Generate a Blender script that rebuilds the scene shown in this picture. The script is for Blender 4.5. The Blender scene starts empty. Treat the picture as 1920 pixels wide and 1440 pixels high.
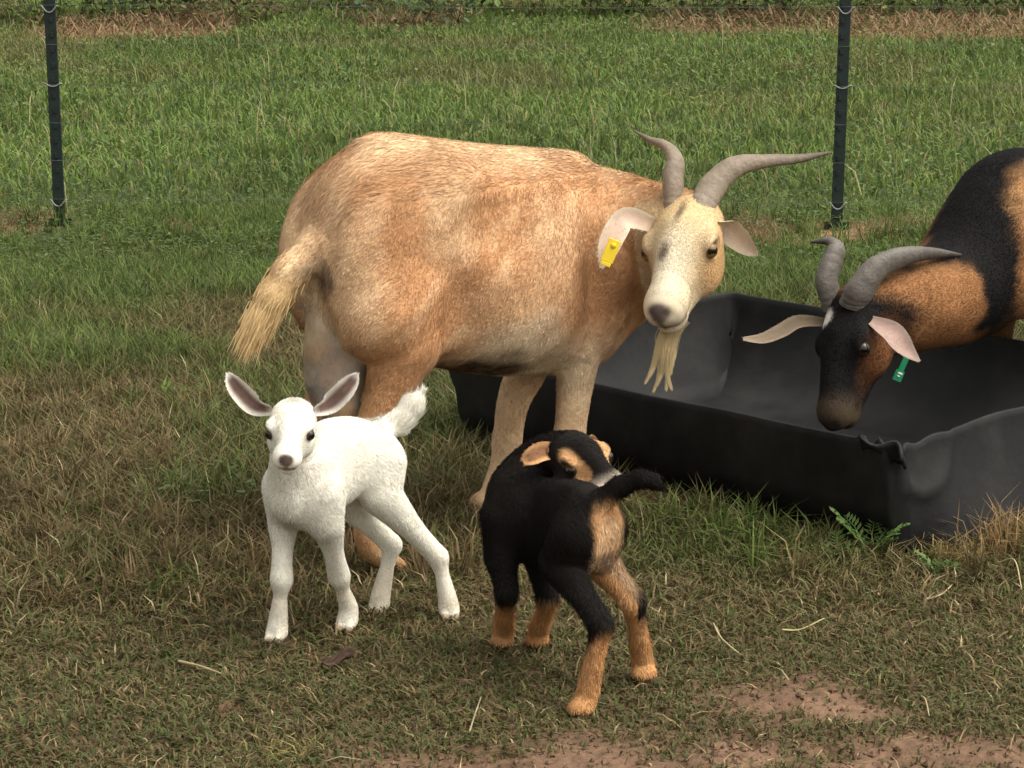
import bpy, math
import numpy as np

# ------------------------------------------------------------------ camera, sky, sun, exposure
CAM_H, PITCH, FPX = 1.35, math.radians(12.6), 4500.0
scene = bpy.context.scene
cam_data = bpy.data.cameras.new("camera")
cam_data.sensor_width = 36.0
cam_data.lens = 36.0 * FPX / 1920.0
cam_data.clip_start = 0.05
cam_data.clip_end = 2000.0
cam = bpy.data.objects.new("camera", cam_data)
scene.collection.objects.link(cam)
cam.location = (0, 0, CAM_H)
cam.rotation_euler = (math.pi / 2 - PITCH, 0, 0)
scene.camera = cam

SUN_EL, SUN_AZ = math.radians(60), math.radians(105)      # azimuth measured from +Y (away from the camera) towards +X
world = bpy.data.worlds.new("World")
scene.world = world
world.use_nodes = True
wn = world.node_tree
for n in list(wn.nodes):
    wn.nodes.remove(n)
w_out = wn.nodes.new("ShaderNodeOutputWorld")
w_bg = wn.nodes.new("ShaderNodeBackground")
w_sky = wn.nodes.new("ShaderNodeTexSky")
w_sky.sky_type = 'NISHITA'
w_sky.sun_disc = False
w_sky.sun_elevation = SUN_EL
w_sky.sun_rotation = SUN_AZ
w_sky.air_density = 1.0
w_sky.dust_density = 6.0
w_hsv = wn.nodes.new("ShaderNodeHueSaturation")
w_hsv.inputs["Saturation"].default_value = 0.12          # a grey overcast sky
wn.links.new(w_sky.outputs[0], w_hsv.inputs["Color"])
w_tint = wn.nodes.new("ShaderNodeMix")                    # warm grey of thin evening cloud
w_tint.data_type = 'RGBA'
w_tint.blend_type = 'MULTIPLY'
w_tint.inputs[0].default_value = 1.0
w_tint.inputs[7].default_value = (1.0, 0.97, 0.90, 1)
wn.links.new(w_hsv.outputs[0], w_tint.inputs[6])
wn.links.new(w_tint.outputs[2], w_bg.inputs["Color"])
wn.links.new(w_bg.outputs[0], w_out.inputs["Surface"])
w_bg.inputs["Strength"].default_value = 0.15

sun_data = bpy.data.lights.new("sun", 'SUN')
sun_data.energy = 0.5
sun_data.angle = math.radians(70)
sun_data.color = (1.0, 0.93, 0.82)
sun = bpy.data.objects.new("sun", sun_data)
scene.collection.objects.link(sun)
sun.rotation_euler = (math.pi / 2 - SUN_EL, 0, math.pi - SUN_AZ)
sun.location = (0, 0, 8)

scene.view_settings.view_transform = 'Standard'
scene.view_settings.look = 'None'
scene.view_settings.gamma = 1.0
scene.view_settings.use_curve_mapping = False
scene.view_settings.exposure = 1.0
scene.render.filter_size = 2.0
scene.cycles.max_bounces = 4
scene.cycles.diffuse_bounces = 2
scene.cycles.glossy_bounces = 2

# ------------------------------------------------------------------ maths helpers
rng = np.random.default_rng(7)
V3 = lambda *a: np.array(a, dtype=np.float64)
COL = scene.collection


def unit(v):
    v = np.asarray(v, float)
    return v / np.linalg.norm(v)


def view_ray(u, v):
    a, b = (u - 960) / FPX, (720 - v) / FPX
    return V3(a, math.cos(PITCH) + b * math.sin(PITCH), -math.sin(PITCH) + b * math.cos(PITCH))


def on_ground(u, v, z=0.0):
    d = view_ray(u, v)
    return V3(0, 0, CAM_H) + d * (z - CAM_H) / d[2]


def at_depth(u, v, Y):
    d = view_ray(u, v)
    return V3(0, 0, CAM_H) + d * Y / d[1]


class Frame:
    """Local frame of an animal: s forward, t to its left, z up."""
    def __init__(self, x, y, deg):
        self.o = V3(x, y, 0)
        self.th = math.radians(deg)
        c, s = math.cos(self.th), math.sin(self.th)
        self.R = np.array([[c, s, 0], [-s, c, 0], [0, 0, 1.0]])

    def pt(self, u, v, t=0.0):                    # where the sight line crosses the plane t metres left of the midline
        d = self.R @ view_ray(u, v)
        o = self.R @ (V3(0, 0, CAM_H) - self.o)
        return o + d * (t - o[1]) / d[1]

    def dp(self, u, v, Y):
        return self.R @ (at_depth(u, v, Y) - self.o)

    def dirv(self, x, y, z):                      # world direction to local
        return self.R @ V3(x, y, z)


def hash01(ix, iy, iz, seed):
    h = (ix.astype(np.int64) * 374761393 + iy.astype(np.int64) * 668265263 + iz.astype(np.int64) * 1274126177 + seed * 974634777) & 0xFFFFFFFF
    h = ((h ^ (h >> 13)) * 1103515245) & 0xFFFFFFFF
    h = ((h ^ (h >> 16)) * 2246822519) & 0xFFFFFFFF
    return (h ^ (h >> 15)).astype(np.float64) / 4294967295.0


def vnoise(P, scale=1.0, seed=0):
    Q = np.asarray(P, float) * scale
    i = np.floor(Q)
    f = Q - i
    f = f * f * (3 - 2 * f)
    i = i.astype(np.int64)
    out = 0
    for dx in (0, 1):
        for dy in (0, 1):
            for dz in (0, 1):
                w = (f[:, 0] if dx else 1 - f[:, 0]) * (f[:, 1] if dy else 1 - f[:, 1]) * (f[:, 2] if dz else 1 - f[:, 2])
                out = out + w * hash01(i[:, 0] + dx, i[:, 1] + dy, i[:, 2] + dz, seed)
    return out


def fbm(P, scale, seed=0, octv=3):
    a, s, tot = 0, 1.0, 0
    for k in range(octv):
        a = a + s * vnoise(P, scale * 2 ** k, seed + k * 17)
        tot += s
        s *= 0.5
    return a / tot


def noise2(x, y, scale, seed=0, octv=3):
    return fbm(np.stack([x, y, np.zeros_like(x)], 1), scale, seed, octv)


def sstep(a, b, x):
    t = np.clip((x - a) / (b - a), 0, 1)
    return t * t * (3 - 2 * t)


def catmull(pts, n):
    """Smooth resampling of a list of points (any dimension) to n samples."""
    p = np.asarray(pts, float)
    p = np.vstack([2 * p[0] - p[1], p, 2 * p[-1] - p[-2]])
    u = np.linspace(0, len(p) - 3 - 1e-9, n)
    i = np.floor(u).astype(int)
    t = (u - i)[:, None]
    a, b, c, d = p[i], p[i + 1], p[i + 2], p[i + 3]
    return 0.5 * (2 * b + (c - a) * t + (2 * a - 5 * b + 4 * c - d) * t ** 2 + (3 * b - a - 3 * c + d) * t ** 3)


# ------------------------------------------------------------------ object helpers
def tag(o, label=None, cat=None, group=None, kind=None):
    if label: o["label"] = label
    if cat: o["category"] = cat
    if group: o["group"] = group
    if kind: o["kind"] = kind
    return o


def empty(name, loc=(0, 0, 0), rz=0.0):
    o = bpy.data.objects.new(name, None)
    o.empty_display_size = 0.1
    COL.objects.link(o)
    o.location = loc
    o.rotation_euler = (0, 0, rz)
    return o


def mesh_obj(name, V, faces, mat, parent=None, cols=None, smooth=True, loc=None):
    """faces: list of integer arrays, each (n, 3) or (n, 4)."""
    if isinstance(faces, np.ndarray):
        faces = [faces]
    faces = [np.asarray(f, np.int32) for f in faces if len(f)]
    me = bpy.data.meshes.new(name)
    V = np.asarray(V, np.float32)
    me.vertices.add(len(V))
    me.vertices.foreach_set("co", V.ravel())
    loops = np.concatenate([f.ravel() for f in faces])
    sizes = np.concatenate([np.full(len(f), f.shape[1], np.int32) for f in faces])
    starts = np.concatenate([[0], np.cumsum(sizes)[:-1]]).astype(np.int32)
    me.loops.add(len(loops))
    me.loops.foreach_set("vertex_index", loops)
    me.polygons.add(len(sizes))
    me.polygons.foreach_set("loop_start", starts)
    me.update(calc_edges=True)
    me.polygons.foreach_set("use_smooth", np.full(len(sizes), smooth, dtype=bool))
    if cols is not None:
        at = me.attributes.new("Col", 'FLOAT_COLOR', 'POINT')
        c = np.ones((len(V), 4), np.float32)
        c[:, :3] = cols
        at.data.foreach_set("color", c.ravel())
    me.materials.append(mat)
    me.update()
    o = bpy.data.objects.new(name, me)
    COL.objects.link(o)
    if parent is not None:
        o.parent = parent
    if loc is not None:
        o.location = loc
    return o


def tube(path, radii, seg=10, flat=None, flat_axis=None, closed_ends=True):
    """Swept tube: path (n,3), radii (n,), optional flattening across flat_axis. Returns verts, quads, tris."""
    path = np.asarray(path, float)
    n = len(path)
    radii = np.broadcast_to(np.asarray(radii, float), (n,))
    T = np.gradient(path, axis=0)
    T /= np.linalg.norm(T, axis=1)[:, None]
    ref = np.asarray(flat_axis if flat_axis is not None else ((0, 0, 1) if abs(T[0][2]) < .9 else (1, 0, 0)), float)
    V = []
    b = ref
    for k in range(n):
        b = b - T[k] * (b @ T[k])
        b = b / np.linalg.norm(b)
        c = np.cross(T[k], b)
        a = np.linspace(0, 2 * math.pi, seg, endpoint=False)
        fl = 1.0 if flat is None else flat
        V.append(path[k] + radii[k] * (np.cos(a)[:, None] * b * fl + np.sin(a)[:, None] * c))
    V = np.vstack(V)
    q = []
    for k in range(n - 1):
        for j in range(seg):
            j2 = (j + 1) % seg
            q.append((k * seg + j, k * seg + j2, (k + 1) * seg + j2, (k + 1) * seg + j))
    t = []
    if closed_ends:
        V = np.vstack([V, path[0], path[-1]])
        a0, a1 = n * seg, n * seg + 1
        for j in range(seg):
            j2 = (j + 1) % seg
            t.append((a0, j2, j))
            t.append((a1, (n - 1) * seg + j, (n - 1) * seg + j2))
    return V, np.array(q), np.array(t, dtype=int).reshape(-1, 3)


def ball(c, r, nu=16, nv=10, R=None):
    """UV ball with radii r, verts/quads/tris."""
    r = np.broadcast_to(np.asarray(r, float), (3,))
    V = [(0, 0, 1)]
    for i in range(1, nv):
        th = math.pi * i / nv
        for j in range(nu):
            ph = 2 * math.pi * j / nu
            V.append((math.sin(th) * math.cos(ph), math.sin(th) * math.sin(ph), math.cos(th)))
    V.append((0, 0, -1))
    V = np.array(V) * r
    if R is not None:
        V = V @ np.asarray(R).T
    V = V + np.asarray(c)
    q, t = [], []
    for j in range(nu):
        t.append((0, 1 + j, 1 + (j + 1) % nu))
        b = 1 + (nv - 2) * nu
        t.append((len(V) - 1, b + (j + 1) % nu, b + j))
    for i in range(nv - 2):
        for j in range(nu):
            a = 1 + i * nu
            q.append((a + j, a + nu + j, a + nu + (j + 1) % nu, a + (j + 1) % nu))
    return V, np.array(q), np.array(t)


def join(parts):
    """Join (V, faces...) tuples into one vertex list and face lists."""
    Vs, fs, off = [], {3: [], 4: []}, 0
    for p in parts:
        Vs.append(np.asarray(p[0]))
        for f in p[1:]:
            f = np.asarray(f)
            if len(f):
                fs[f.shape[1]].append(f + off)
        off += len(p[0])
    return np.vstack(Vs), [np.vstack(v) for v in fs.values() if v]


# ------------------------------------------------------------------ materials
def new_mat(name):
    m = bpy.data.materials.new(name)
    m.use_nodes = True
    nt = m.node_tree
    b = nt.nodes["Principled BSDF"]
    return m, nt, b


def node(nt, kind, **kw):
    n = nt.nodes.new(kind)
    for k, v in kw.items():
        setattr(n, k, v)
    return n


def attr_mat(name, rough=0.8, spec=0.25, noise_amt=0.15, noise_scale=120.0, bump=0.0, bump_scale=200.0, sheen=0.0, translucent=0.0):
    m, nt, b = new_mat(name)
    a = node(nt, "ShaderNodeAttribute", attribute_name="Col")
    tc = node(nt, "ShaderNodeTexCoord")
    nz = node(nt, "ShaderNodeTexNoise")
    nz.inputs["Scale"].default_value = noise_scale
    nz.inputs["Detail"].default_value = 4
    nt.links.new(tc.outputs["Object"], nz.inputs["Vector"])
    mr = node(nt, "ShaderNodeMapRange")
    mr.inputs["From Min"].default_value = 0.25
    mr.inputs["From Max"].default_value = 0.75
    mr.inputs["To Min"].default_value = 1 - noise_amt
    mr.inputs["To Max"].default_value = 1 + noise_amt
    nt.links.new(nz.outputs["Fac"], mr.inputs["Value"])
    mx = node(nt, "ShaderNodeVectorMath", operation='SCALE')
    nt.links.new(a.outputs["Color"], mx.inputs[0])
    nt.links.new(mr.outputs[0], mx.inputs["Scale"])
    nt.links.new(mx.outputs[0], b.inputs["Base Color"])
    b.inputs["Roughness"].default_value = rough
    b.inputs["Specular IOR Level"].default_value = spec
    if sheen:
        b.inputs["Sheen Weight"].default_value = sheen
        b.inputs["Sheen Roughness"].default_value = 0.6
    if bump:
        bz = node(nt, "ShaderNodeTexNoise")
        bz.inputs["Scale"].default_value = bump_scale
        bz.inputs["Detail"].default_value = 5
        nt.links.new(tc.outputs["Object"], bz.inputs["Vector"])
        bp = node(nt, "ShaderNodeBump")
        bp.inputs["Strength"].default_value = bump
        bp.inputs["Distance"].default_value = 0.009 if name == "earth" else 0.004
        nt.links.new(bz.outputs["Fac"], bp.inputs["Height"])
        nt.links.new(bp.outputs[0], b.inputs["Normal"])
    if translucent:
        tr = node(nt, "ShaderNodeBsdfTranslucent")
        nt.links.new(mx.outputs[0], tr.inputs["Color"])
        ms = node(nt, "ShaderNodeMixShader")
        ms.inputs[0].default_value = translucent
        nt.links.new(b.outputs[0], ms.inputs[1])
        nt.links.new(tr.outputs[0], ms.inputs[2])
        nt.links.new(ms.outputs[0], nt.nodes["Material Output"].inputs["Surface"])
    return m


M_SKIN = attr_mat("coat_skin", 0.85, 0.1, 0.06, 90)
M_FUR = attr_mat("coat_fur", 0.75, 0.15, 0.05, 60, translucent=0.2)
M_HORN = attr_mat("horn", 0.55, 0.35, 0.22, 60, bump=0.5, bump_scale=120)
M_EYE = attr_mat("eye", 0.12, 0.35, 0.05, 200)
M_GRASS = attr_mat("grass_blade", 0.7, 0.2, 0.08, 3, translucent=0.28)
M_LEAF = attr_mat("leaf", 0.6, 0.3, 0.12, 60, translucent=0.25)
M_DRY = attr_mat("dry_straw", 0.85, 0.1, 0.12, 60, translucent=0.1)
M_GROUND = attr_mat("earth", 0.95, 0.1, 0.36, 40, bump=1.0, bump_scale=70)
M_TAG = attr_mat("tag_plastic", 0.45, 0.4, 0.04, 40)

# ------------------------------------------------------------------ ground, zones and grass
G = on_ground
DIRT_BLOBS = [(*G(1250, 1470)[:2], .42, .17), (*G(1620, 1440)[:2], .38, .15), (*G(1530, 1310)[:2], .16, .10), (*G(1000, 1450)[:2], .25, .07), (*G(30, 1440)[:2], .12, .05),
              (*G(1750, 1425)[:2], .3, .12)]
STRAW_BLOBS = [(*G(200, 64)[:2], .50, .8), (*G(320, 62)[:2], .45, .9), (*G(770, 50)[:2], .38, .6), (*G(1320, 60)[:2], .42, .8), (*G(1460, 50)[:2], .5, .9), (*G(1660, 62)[:2], .5, 1.0), (*G(1830, 58)[:2], .5, 1.0),
               (*G(1500, 432)[:2], .33, .22), (*G(1650, 425)[:2], .3, .2), (*G(30, 425)[:2], .16, .2), (*G(350, 428)[:2], .1, .12)]


def blob_w(x, y, blobs, soft=.5):
    w = np.zeros_like(x)
    for bx, by, rx, ry in blobs:
        w = np.maximum(w, 1 - sstep(1 - soft, 1 + soft, np.hypot((x - bx) / rx, (y - by) / ry)))
    return w


def zones(x, y):
    """Shares of bare earth, straw litter, lush green (0..1 each) at ground points."""
    n1 = noise2(x, y, 1.6, 3, 3)
    n2 = noise2(x, y, 6.0, 11, 3)
    n3 = noise2(x, y, 0.8, 29, 2)
    wob = (n1 - .5) * .5 + (n2 - .5) * .35
    dirt = blob_w(x + wob * .35, y + wob * .35, DIRT_BLOBS, .8)
    dirt = np.clip(dirt + .9 * sstep(3.45, 3.2, y + wob * .5) * sstep(-.6, .2, x), 0, 1)
    dirt = np.clip(dirt * (0.1 + 1.7 * noise2(x, y, 9.0, 211, 3)), 0, 1)
    straw = np.clip(blob_w(x + wob * .4, y + wob * .8, STRAW_BLOBS, .5) * (.5 + .9 * n2), 0, 1)
    green = sstep(6.2, 7.6, y + wob * 2.2)
    green = np.maximum(green, .75 * sstep(.60, .72, n3 * .5 + n1 * .5) * sstep(3.9, 4.6, y))
    # greener strip in front of the trough and under the doe
    green = np.maximum(green, .55 * blob_w(x + wob * .3, y + wob * .3, [(*G(1330, 1040)[:2], .35, .22), (*G(380, 950)[:2], .16, .16), (*G(200, 470)[:2], .5, .6), (*G(560, 820)[:2], .3, .4), (*G(330, 730)[:2], .07, .09), (*G(820, 800)[:2], .2, .5)], .5))
    return dirt, straw, green, n1, n2


HOOF_PRINTS = [(*G(u_, v_)[:2], r_) for u_, v_, r_ in [(1180, 1400, .022), (1290, 1420, .02), (1400, 1395, .024), (1480, 1320, .022), (1540, 1290, .02), (1610, 1345, .024), (1700, 1400, .022), (1800, 1380, .02), (1350, 1350, .022),
                                                       (1000, 1410, .02), (880, 1420, .022), (760, 1330, .02), (620, 1380, .022), (450, 1330, .02), (300, 1400, .022), (1870, 1420, .024), (1560, 1415, .02), (150, 1360, .02), (1250, 1340, .02)]]


def ground_height(x, y):
    h = (noise2(x, y, 1.1, 41, 2) - .5) * .03 + (noise2(x, y, 7.0, 47, 3) - .5) * .018
    near = sstep(11, 8, y)
    dirt = blob_w(x, y, DIRT_BLOBS, .5)
    h += (.35 + .65 * dirt) * near * ((noise2(x, y, 24.0, 53, 3) - .5) * .026)
    for hx_, hy_, hr_ in HOOF_PRINTS:
        d2 = ((x - hx_) ** 2 + (y - hy_) ** 2) / hr_ ** 2
        h += np.where(d2 < 6, -.012 * np.exp(-d2 ** 2) + .005 * np.exp(-(np.sqrt(d2) - 1.35) ** 2 / .06), 0)
    return h * (1 - .0 * near)


def axis(*segs):
    out = [np.arange(a, b, st) for a, b, st in segs]
    return np.unique(np.round(np.concatenate(out + [[segs[-1][1]]]), 5))


gx = axis((-400, -60, 40), (-60, -14, 4), (-14, -2.4, .25), (-2.4, 2.4, .022), (2.4, 14, .25), (14, 60, 4), (60, 400, 40))
gy = axis((-60, -4, 8), (-4, 2.6, .3), (2.6, 6.6, .022), (6.6, 10, .06), (10, 30, .25), (30, 80, 4), (80, 600, 40))
GX, GY = np.meshgrid(gx, gy, indexing="ij")
px, py = GX.ravel(), GY.ravel()
pz = ground_height(px, py)
dirt, straw, green, n1, n2 = zones(px, py)
c_soil = V3(.105, .066, .040)
c_dirt = V3(.150, .093, .060)
c_straw = V3(.26, .17, .095)
c_green = V3(.045, .06, .022)
gc = c_soil * (1 - green[:, None]) + c_green * green[:, None]
gc = gc * (1 - straw[:, None]) + c_straw * straw[:, None]
gc = gc * (1 - dirt[:, None]) + c_dirt * dirt[:, None]
gc = gc * (.75 + .5 * noise2(px, py, 18, 71, 3))[:, None]
i, j = np.meshgrid(np.arange(len(gx) - 1), np.arange(len(gy) - 1), indexing="ij")
a = (i * len(gy) + j).ravel()
quads = np.stack([a, a + len(gy), a + len(gy) + 1, a + 1], 1)
ground = mesh_obj("ground", np.stack([px, py, pz], 1), quads, M_GROUND, cols=gc)
tag(ground, "uneven pasture soil, bare reddish earth at the front", kind="structure")


def blades(x, y, z, h, w, az, lean, cols, segs=2, curl=.6):
    """Tapered, bent grass blades. Returns V, [quads, tris], colours."""
    n = len(x)
    base = np.stack([x, y, z], 1)
    d = np.stack([np.cos(az), np.sin(az), np.zeros(n)], 1)
    fa = az + np.pi / 2 + rng.normal(0, .5, n)
    wv = np.stack([np.cos(fa), np.sin(fa), np.zeros(n)], 1) * (w * .5)[:, None]
    up = V3(0, 0, 1)
    ln = (h * lean)[:, None]
    hh = (h * np.sqrt(np.clip(1 - (lean * .8) ** 2, .08, 1)))[:, None]
    mid = base + d * ln * .32 + up * hh * .62
    tip = base + d * ln + up * hh * (1 - .28 * curl * lean[:, None])
    if segs == 2:
        V = np.stack([base - wv, base + wv, mid + wv * .8, mid - wv * .8, tip], 1).reshape(-1, 3)
        k = np.arange(n) * 5
        q = np.stack([k, k + 1, k + 2, k + 3], 1)
        t = np.stack([k + 3, k + 2, k + 4], 1)
        c = np.repeat(cols, 5, 0)
    else:
        V = np.stack([base - wv, base + wv, tip], 1).reshape(-1, 3)
        k = np.arange(n) * 3
        q = np.zeros((0, 4), int)
        t = np.stack([k, k + 1, k + 2], 1)
        c = np.repeat(cols, 3, 0)
    return V, q, t, c


def mixc(a, b, w):
    return a * (1 - w[:, None]) + b * w[:, None]


C_GREEN = V3(.085, .125, .030)
C_GREEN2 = V3(.13, .185, .045)
C_DKGREEN = V3(.045, .075, .026)
C_OLIVE = V3(.122, .097, .044)
C_TAN = V3(.27, .195, .095)
C_BROWN = V3(.150, .103, .052)
C_PALE = V3(.42, .34, .20)


def grass_colours(x, y, green, straw, n1, n2):
    n = len(x)
    r = rng.random(n)
    dry = mixc(np.tile(C_OLIVE, (n, 1)), C_BROWN, np.clip((n2 - .3) * 1.2, 0, 1))
    dry = np.where((r < .12)[:, None], C_TAN * .9, dry)
    dry = np.where((r > .975)[:, None], C_PALE, dry)
    dry = np.where(((r > .74) & (r < .86))[:, None], C_GREEN, dry)
    g = mixc(np.tile(C_GREEN, (n, 1)), C_GREEN2, np.clip((n1 - .3) * 1.5, 0, 1))
    g = np.where((r < .25)[:, None], C_DKGREEN, g)
    g = np.where((r > .94)[:, None], C_OLIVE * 1.4, g)
    c = mixc(dry, g, np.clip(green * 1.1 - .05 + (rng.random(n) - .5) * .5, 0, 1))
    c = np.where((rng.random(n) < straw * .9)[:, None], mixc(np.tile(V3(.22, .145, .08), (n, 1)), C_PALE * .7, rng.random(n) * .3), c)
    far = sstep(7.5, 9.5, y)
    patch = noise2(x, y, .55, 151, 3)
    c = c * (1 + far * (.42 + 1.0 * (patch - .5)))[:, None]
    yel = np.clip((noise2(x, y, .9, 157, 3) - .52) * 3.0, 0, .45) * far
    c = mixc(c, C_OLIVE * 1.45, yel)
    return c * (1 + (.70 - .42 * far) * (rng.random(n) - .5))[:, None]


def scatter(n, y0, y1, half, bias=1.0):
    u = rng.random(n)
    y = (y0 ** (2 - bias) + u * (y1 ** (2 - bias) - y0 ** (2 - bias))) ** (1 / (2 - bias))
    x = (rng.random(n) * 2 - 1) * (half * y + .75)
    return x, y


# trough corner and axes: nothing grows inside it
TR_C, TR_E1, TR_E2, TR_L, TR_W, TR_H = V3(.735, 4.44, 0), unit(V3(-.70, .714, 0)), unit(V3(.714, .70, 0)), 1.29, 1.02, .232


def in_trough(x, y, m=0.0):
    dx, dy = x - TR_C[0], y - TR_C[1]
    a = dx * TR_E1[0] + dy * TR_E1[1]
    b = dx * TR_E2[0] + dy * TR_E2[1]
    return (a > -m) & (a < TR_L + m) & (b > -m) & (b < TR_W + m)


# matted pasture in front of the fence
x, y = scatter(370000, 3.1, 9.2, .27, 1.0)
dirt, straw, green, n1, n2 = zones(x, y)
clump = noise2(x, y, 15, 91, 2)
keep = (rng.random(len(x)) > np.clip(dirt * 1.1, 0, .93)) & ~in_trough(x, y, .01) & (rng.random(len(x)) < .45 + 1.1 * clump)
x, y, dirt, straw, green, n1, n2, clump = [q[keep] for q in (x, y, dirt, straw, green, n1, n2, clump)]
n = len(x)
near = sstep(4.75, 3.9, y + (n1 - .5) * .8)
hgt = (.055 + .05 * clump + .025 * green) * (1 - .66 * near) * (.55 + .75 * rng.random(n))
hgt *= (1 - .45 * dirt) * (1 - .5 * sstep(7.0, 8.2, y))
for pu, pv in ((113, 428), (1568, 434)):
    pc = G(pu, pv)
    hgt *= 1 - .8 * np.exp(-(((x - pc[0]) / .16) ** 2 + ((y - pc[1] + .1) / .45) ** 2))
wid = (.0026 + .0014 * rng.random(n)) * (1 + .25 * near)
lean = np.clip(.45 + .5 * rng.random(n) + .30 * near - .15 * green, .1, 1.2)
az = rng.random(n) * 2 * np.pi
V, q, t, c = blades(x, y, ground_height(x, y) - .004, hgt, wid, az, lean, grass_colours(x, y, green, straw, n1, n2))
tag(mesh_obj("pasture_grass", V, [q, t], M_GRASS, cols=c, smooth=False), "matted olive and brown pasture grass around the goats", "grass", kind="stuff")

# close-cropped leafy turf at the front
x, y = scatter(150000, 3.15, 5.0, .27, 1.0)
dirt, straw, green, n1, n2 = zones(x, y)
keep = (rng.random(len(x)) > np.clip(dirt * 1.15, 0, .97)) & ~in_trough(x, y, .01) & (rng.random(len(x)) < sstep(5.0, 4.3, y) * (.45 + .9 * noise2(x, y, 20, 191, 2)))
x, y, green, n1, n2 = [q[keep] for q in (x, y, green, n1, n2)]
n = len(x)
cc = mixc(np.tile(V3(.105, .092, .040), (n, 1)), V3(.080, .095, .034), np.clip(n1 * 1.6 - .35 + .3 * rng.random(n), 0, 1))
cc = np.where((rng.random(n) < .18)[:, None], C_BROWN, cc) * (.7 + .6 * rng.random(n))[:, None]
V, q, t, c = blades(x, y, ground_height(x, y) - .002, .010 + .018 * rng.random(n), .0030 + .0018 * rng.random(n), rng.random(n) * 2 * np.pi, np.clip(.5 + .7 * rng.random(n), .1, 1.22), cc)
tag(mesh_obj("cropped_turf", V, [q, t], M_GRASS, cols=c, smooth=False), "close-cropped olive turf in front of the kids", "grass", kind="stuff")

# longer drooping tufts standing in the matted grass
ntf = 2600
tx, ty = scatter(ntf, 3.9, 8.8, .31, 1.0)
tw = sstep(4.15, 4.7, ty + (noise2(tx, ty, 3, 23, 2) - .5)) * (.25 + 1.3 * noise2(tx, ty, 2.6, 61, 2))
kp = (rng.random(ntf) < tw) & ~in_trough(tx, ty, .03)
tx, ty = tx[kp], ty[kp]
ntf = len(tx)
kind_ = rng.random(ntf)
tg_ = zones(tx, ty)[2]
tcol = np.where((kind_ < .33)[:, None], C_OLIVE * .9, np.where((kind_ < .62)[:, None], C_BROWN * 1.15, np.where((kind_ < .88)[:, None], C_TAN * .75, C_GREEN)))
tcol = np.where((tg_ > .45)[:, None], np.where((kind_ < .5)[:, None], C_GREEN, C_GREEN2 * .9), tcol)
per_ = 26
x = np.repeat(tx, per_) + rng.normal(0, .014, ntf * per_)
y = np.repeat(ty, per_) + rng.normal(0, .014, ntf * per_)
n = len(x)
V, q, t, c = blades(x, y, ground_height(x, y) - .004, np.repeat(.05 + .09 * rng.random(ntf), per_) * (.5 + .7 * rng.random(n)), .0028 + .0016 * rng.random(n), rng.random(n) * 2 * np.pi,
                    np.clip(.35 + .6 * rng.random(n), .1, 1), np.repeat(tcol, per_, 0) * (.6 + .75 * rng.random(n))[:, None], curl=1.0)
tag(mesh_obj("grass_tufts", V, [q, t], M_GRASS, cols=c, smooth=False), "longer drooping grass tufts standing out of the pasture", "grass", kind="stuff")

# lush meadow beyond the fence
x, y = scatter(340000, 8.0, 27.0, .30, .75)
dirt, straw, green, n1, n2 = zones(x, y)
clump = noise2(x, y, 5, 97, 3)
keep = rng.random(len(x)) < sstep(8.0, 9.3, y) * (.5 + clump)
x, y, straw, green, n1, n2, clump = [q[keep] for q in (x, y, straw, green, n1, n2, clump)]
n = len(x)
hgt = (.045 + .085 * clump * sstep(8.6, 11, y)) * (.5 + .9 * rng.random(n) ** 1.5) * (1 - .55 * straw)
wid = (.0045 + .004 * rng.random(n)) * (.6 + y / 18)
lean = np.clip(.3 + .75 * rng.random(n), .1, 1.1)
for pu, pv in ((113, 428), (1568, 434)):
    pc = G(pu, pv)
    hgt *= 1 - .8 * np.exp(-(((x - pc[0]) / .16) ** 2 + ((y - pc[1] + .1) / .45) ** 2))
az = rng.random(n) * 2 * np.pi
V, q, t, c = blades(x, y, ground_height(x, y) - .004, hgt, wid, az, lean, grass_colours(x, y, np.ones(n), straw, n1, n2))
tag(mesh_obj("meadow_grass", V, [q, t], M_GRASS, cols=c, smooth=False), "lush green meadow grass beyond the wire fence", "grass", kind="stuff")


def leaves(cx, cy, cz, size, cols, tilt=.5):
    """Small rounded, folded leaves lying at random angles."""
    n = len(cx)
    az = rng.random(n) * 2 * np.pi
    d = np.stack([np.cos(az), np.sin(az), (rng.random(n) - .35) * tilt], 1)
    d /= np.linalg.norm(d, axis=1)[:, None]
    s = np.cross(d, V3(0, 0, 1))
    s /= np.linalg.norm(s, axis=1)[:, None]
    u = np.cross(s, d)
    c = np.stack([cx, cy, cz], 1)
    sz = size[:, None]
    P = [c - d * sz, c - d * sz * .2 + s * sz * .55 + u * sz * .12, c + d * sz * .55 + s * sz * .42 + u * sz * .1, c + d * sz, c + d * sz * .55 - s * sz * .42 + u * sz * .1,
         c - d * sz * .2 - s * sz * .55 + u * sz * .12]
    V = np.stack(P, 1).reshape(-1, 3)
    k = np.arange(n) * 6
    q = np.vstack([np.stack([k, k + 1, k + 2, k + 3], 1), np.stack([k, k + 3, k + 4, k + 5], 1)])
    return V, q, np.zeros((0, 3), int), np.repeat(cols, 6, 0)


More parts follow.
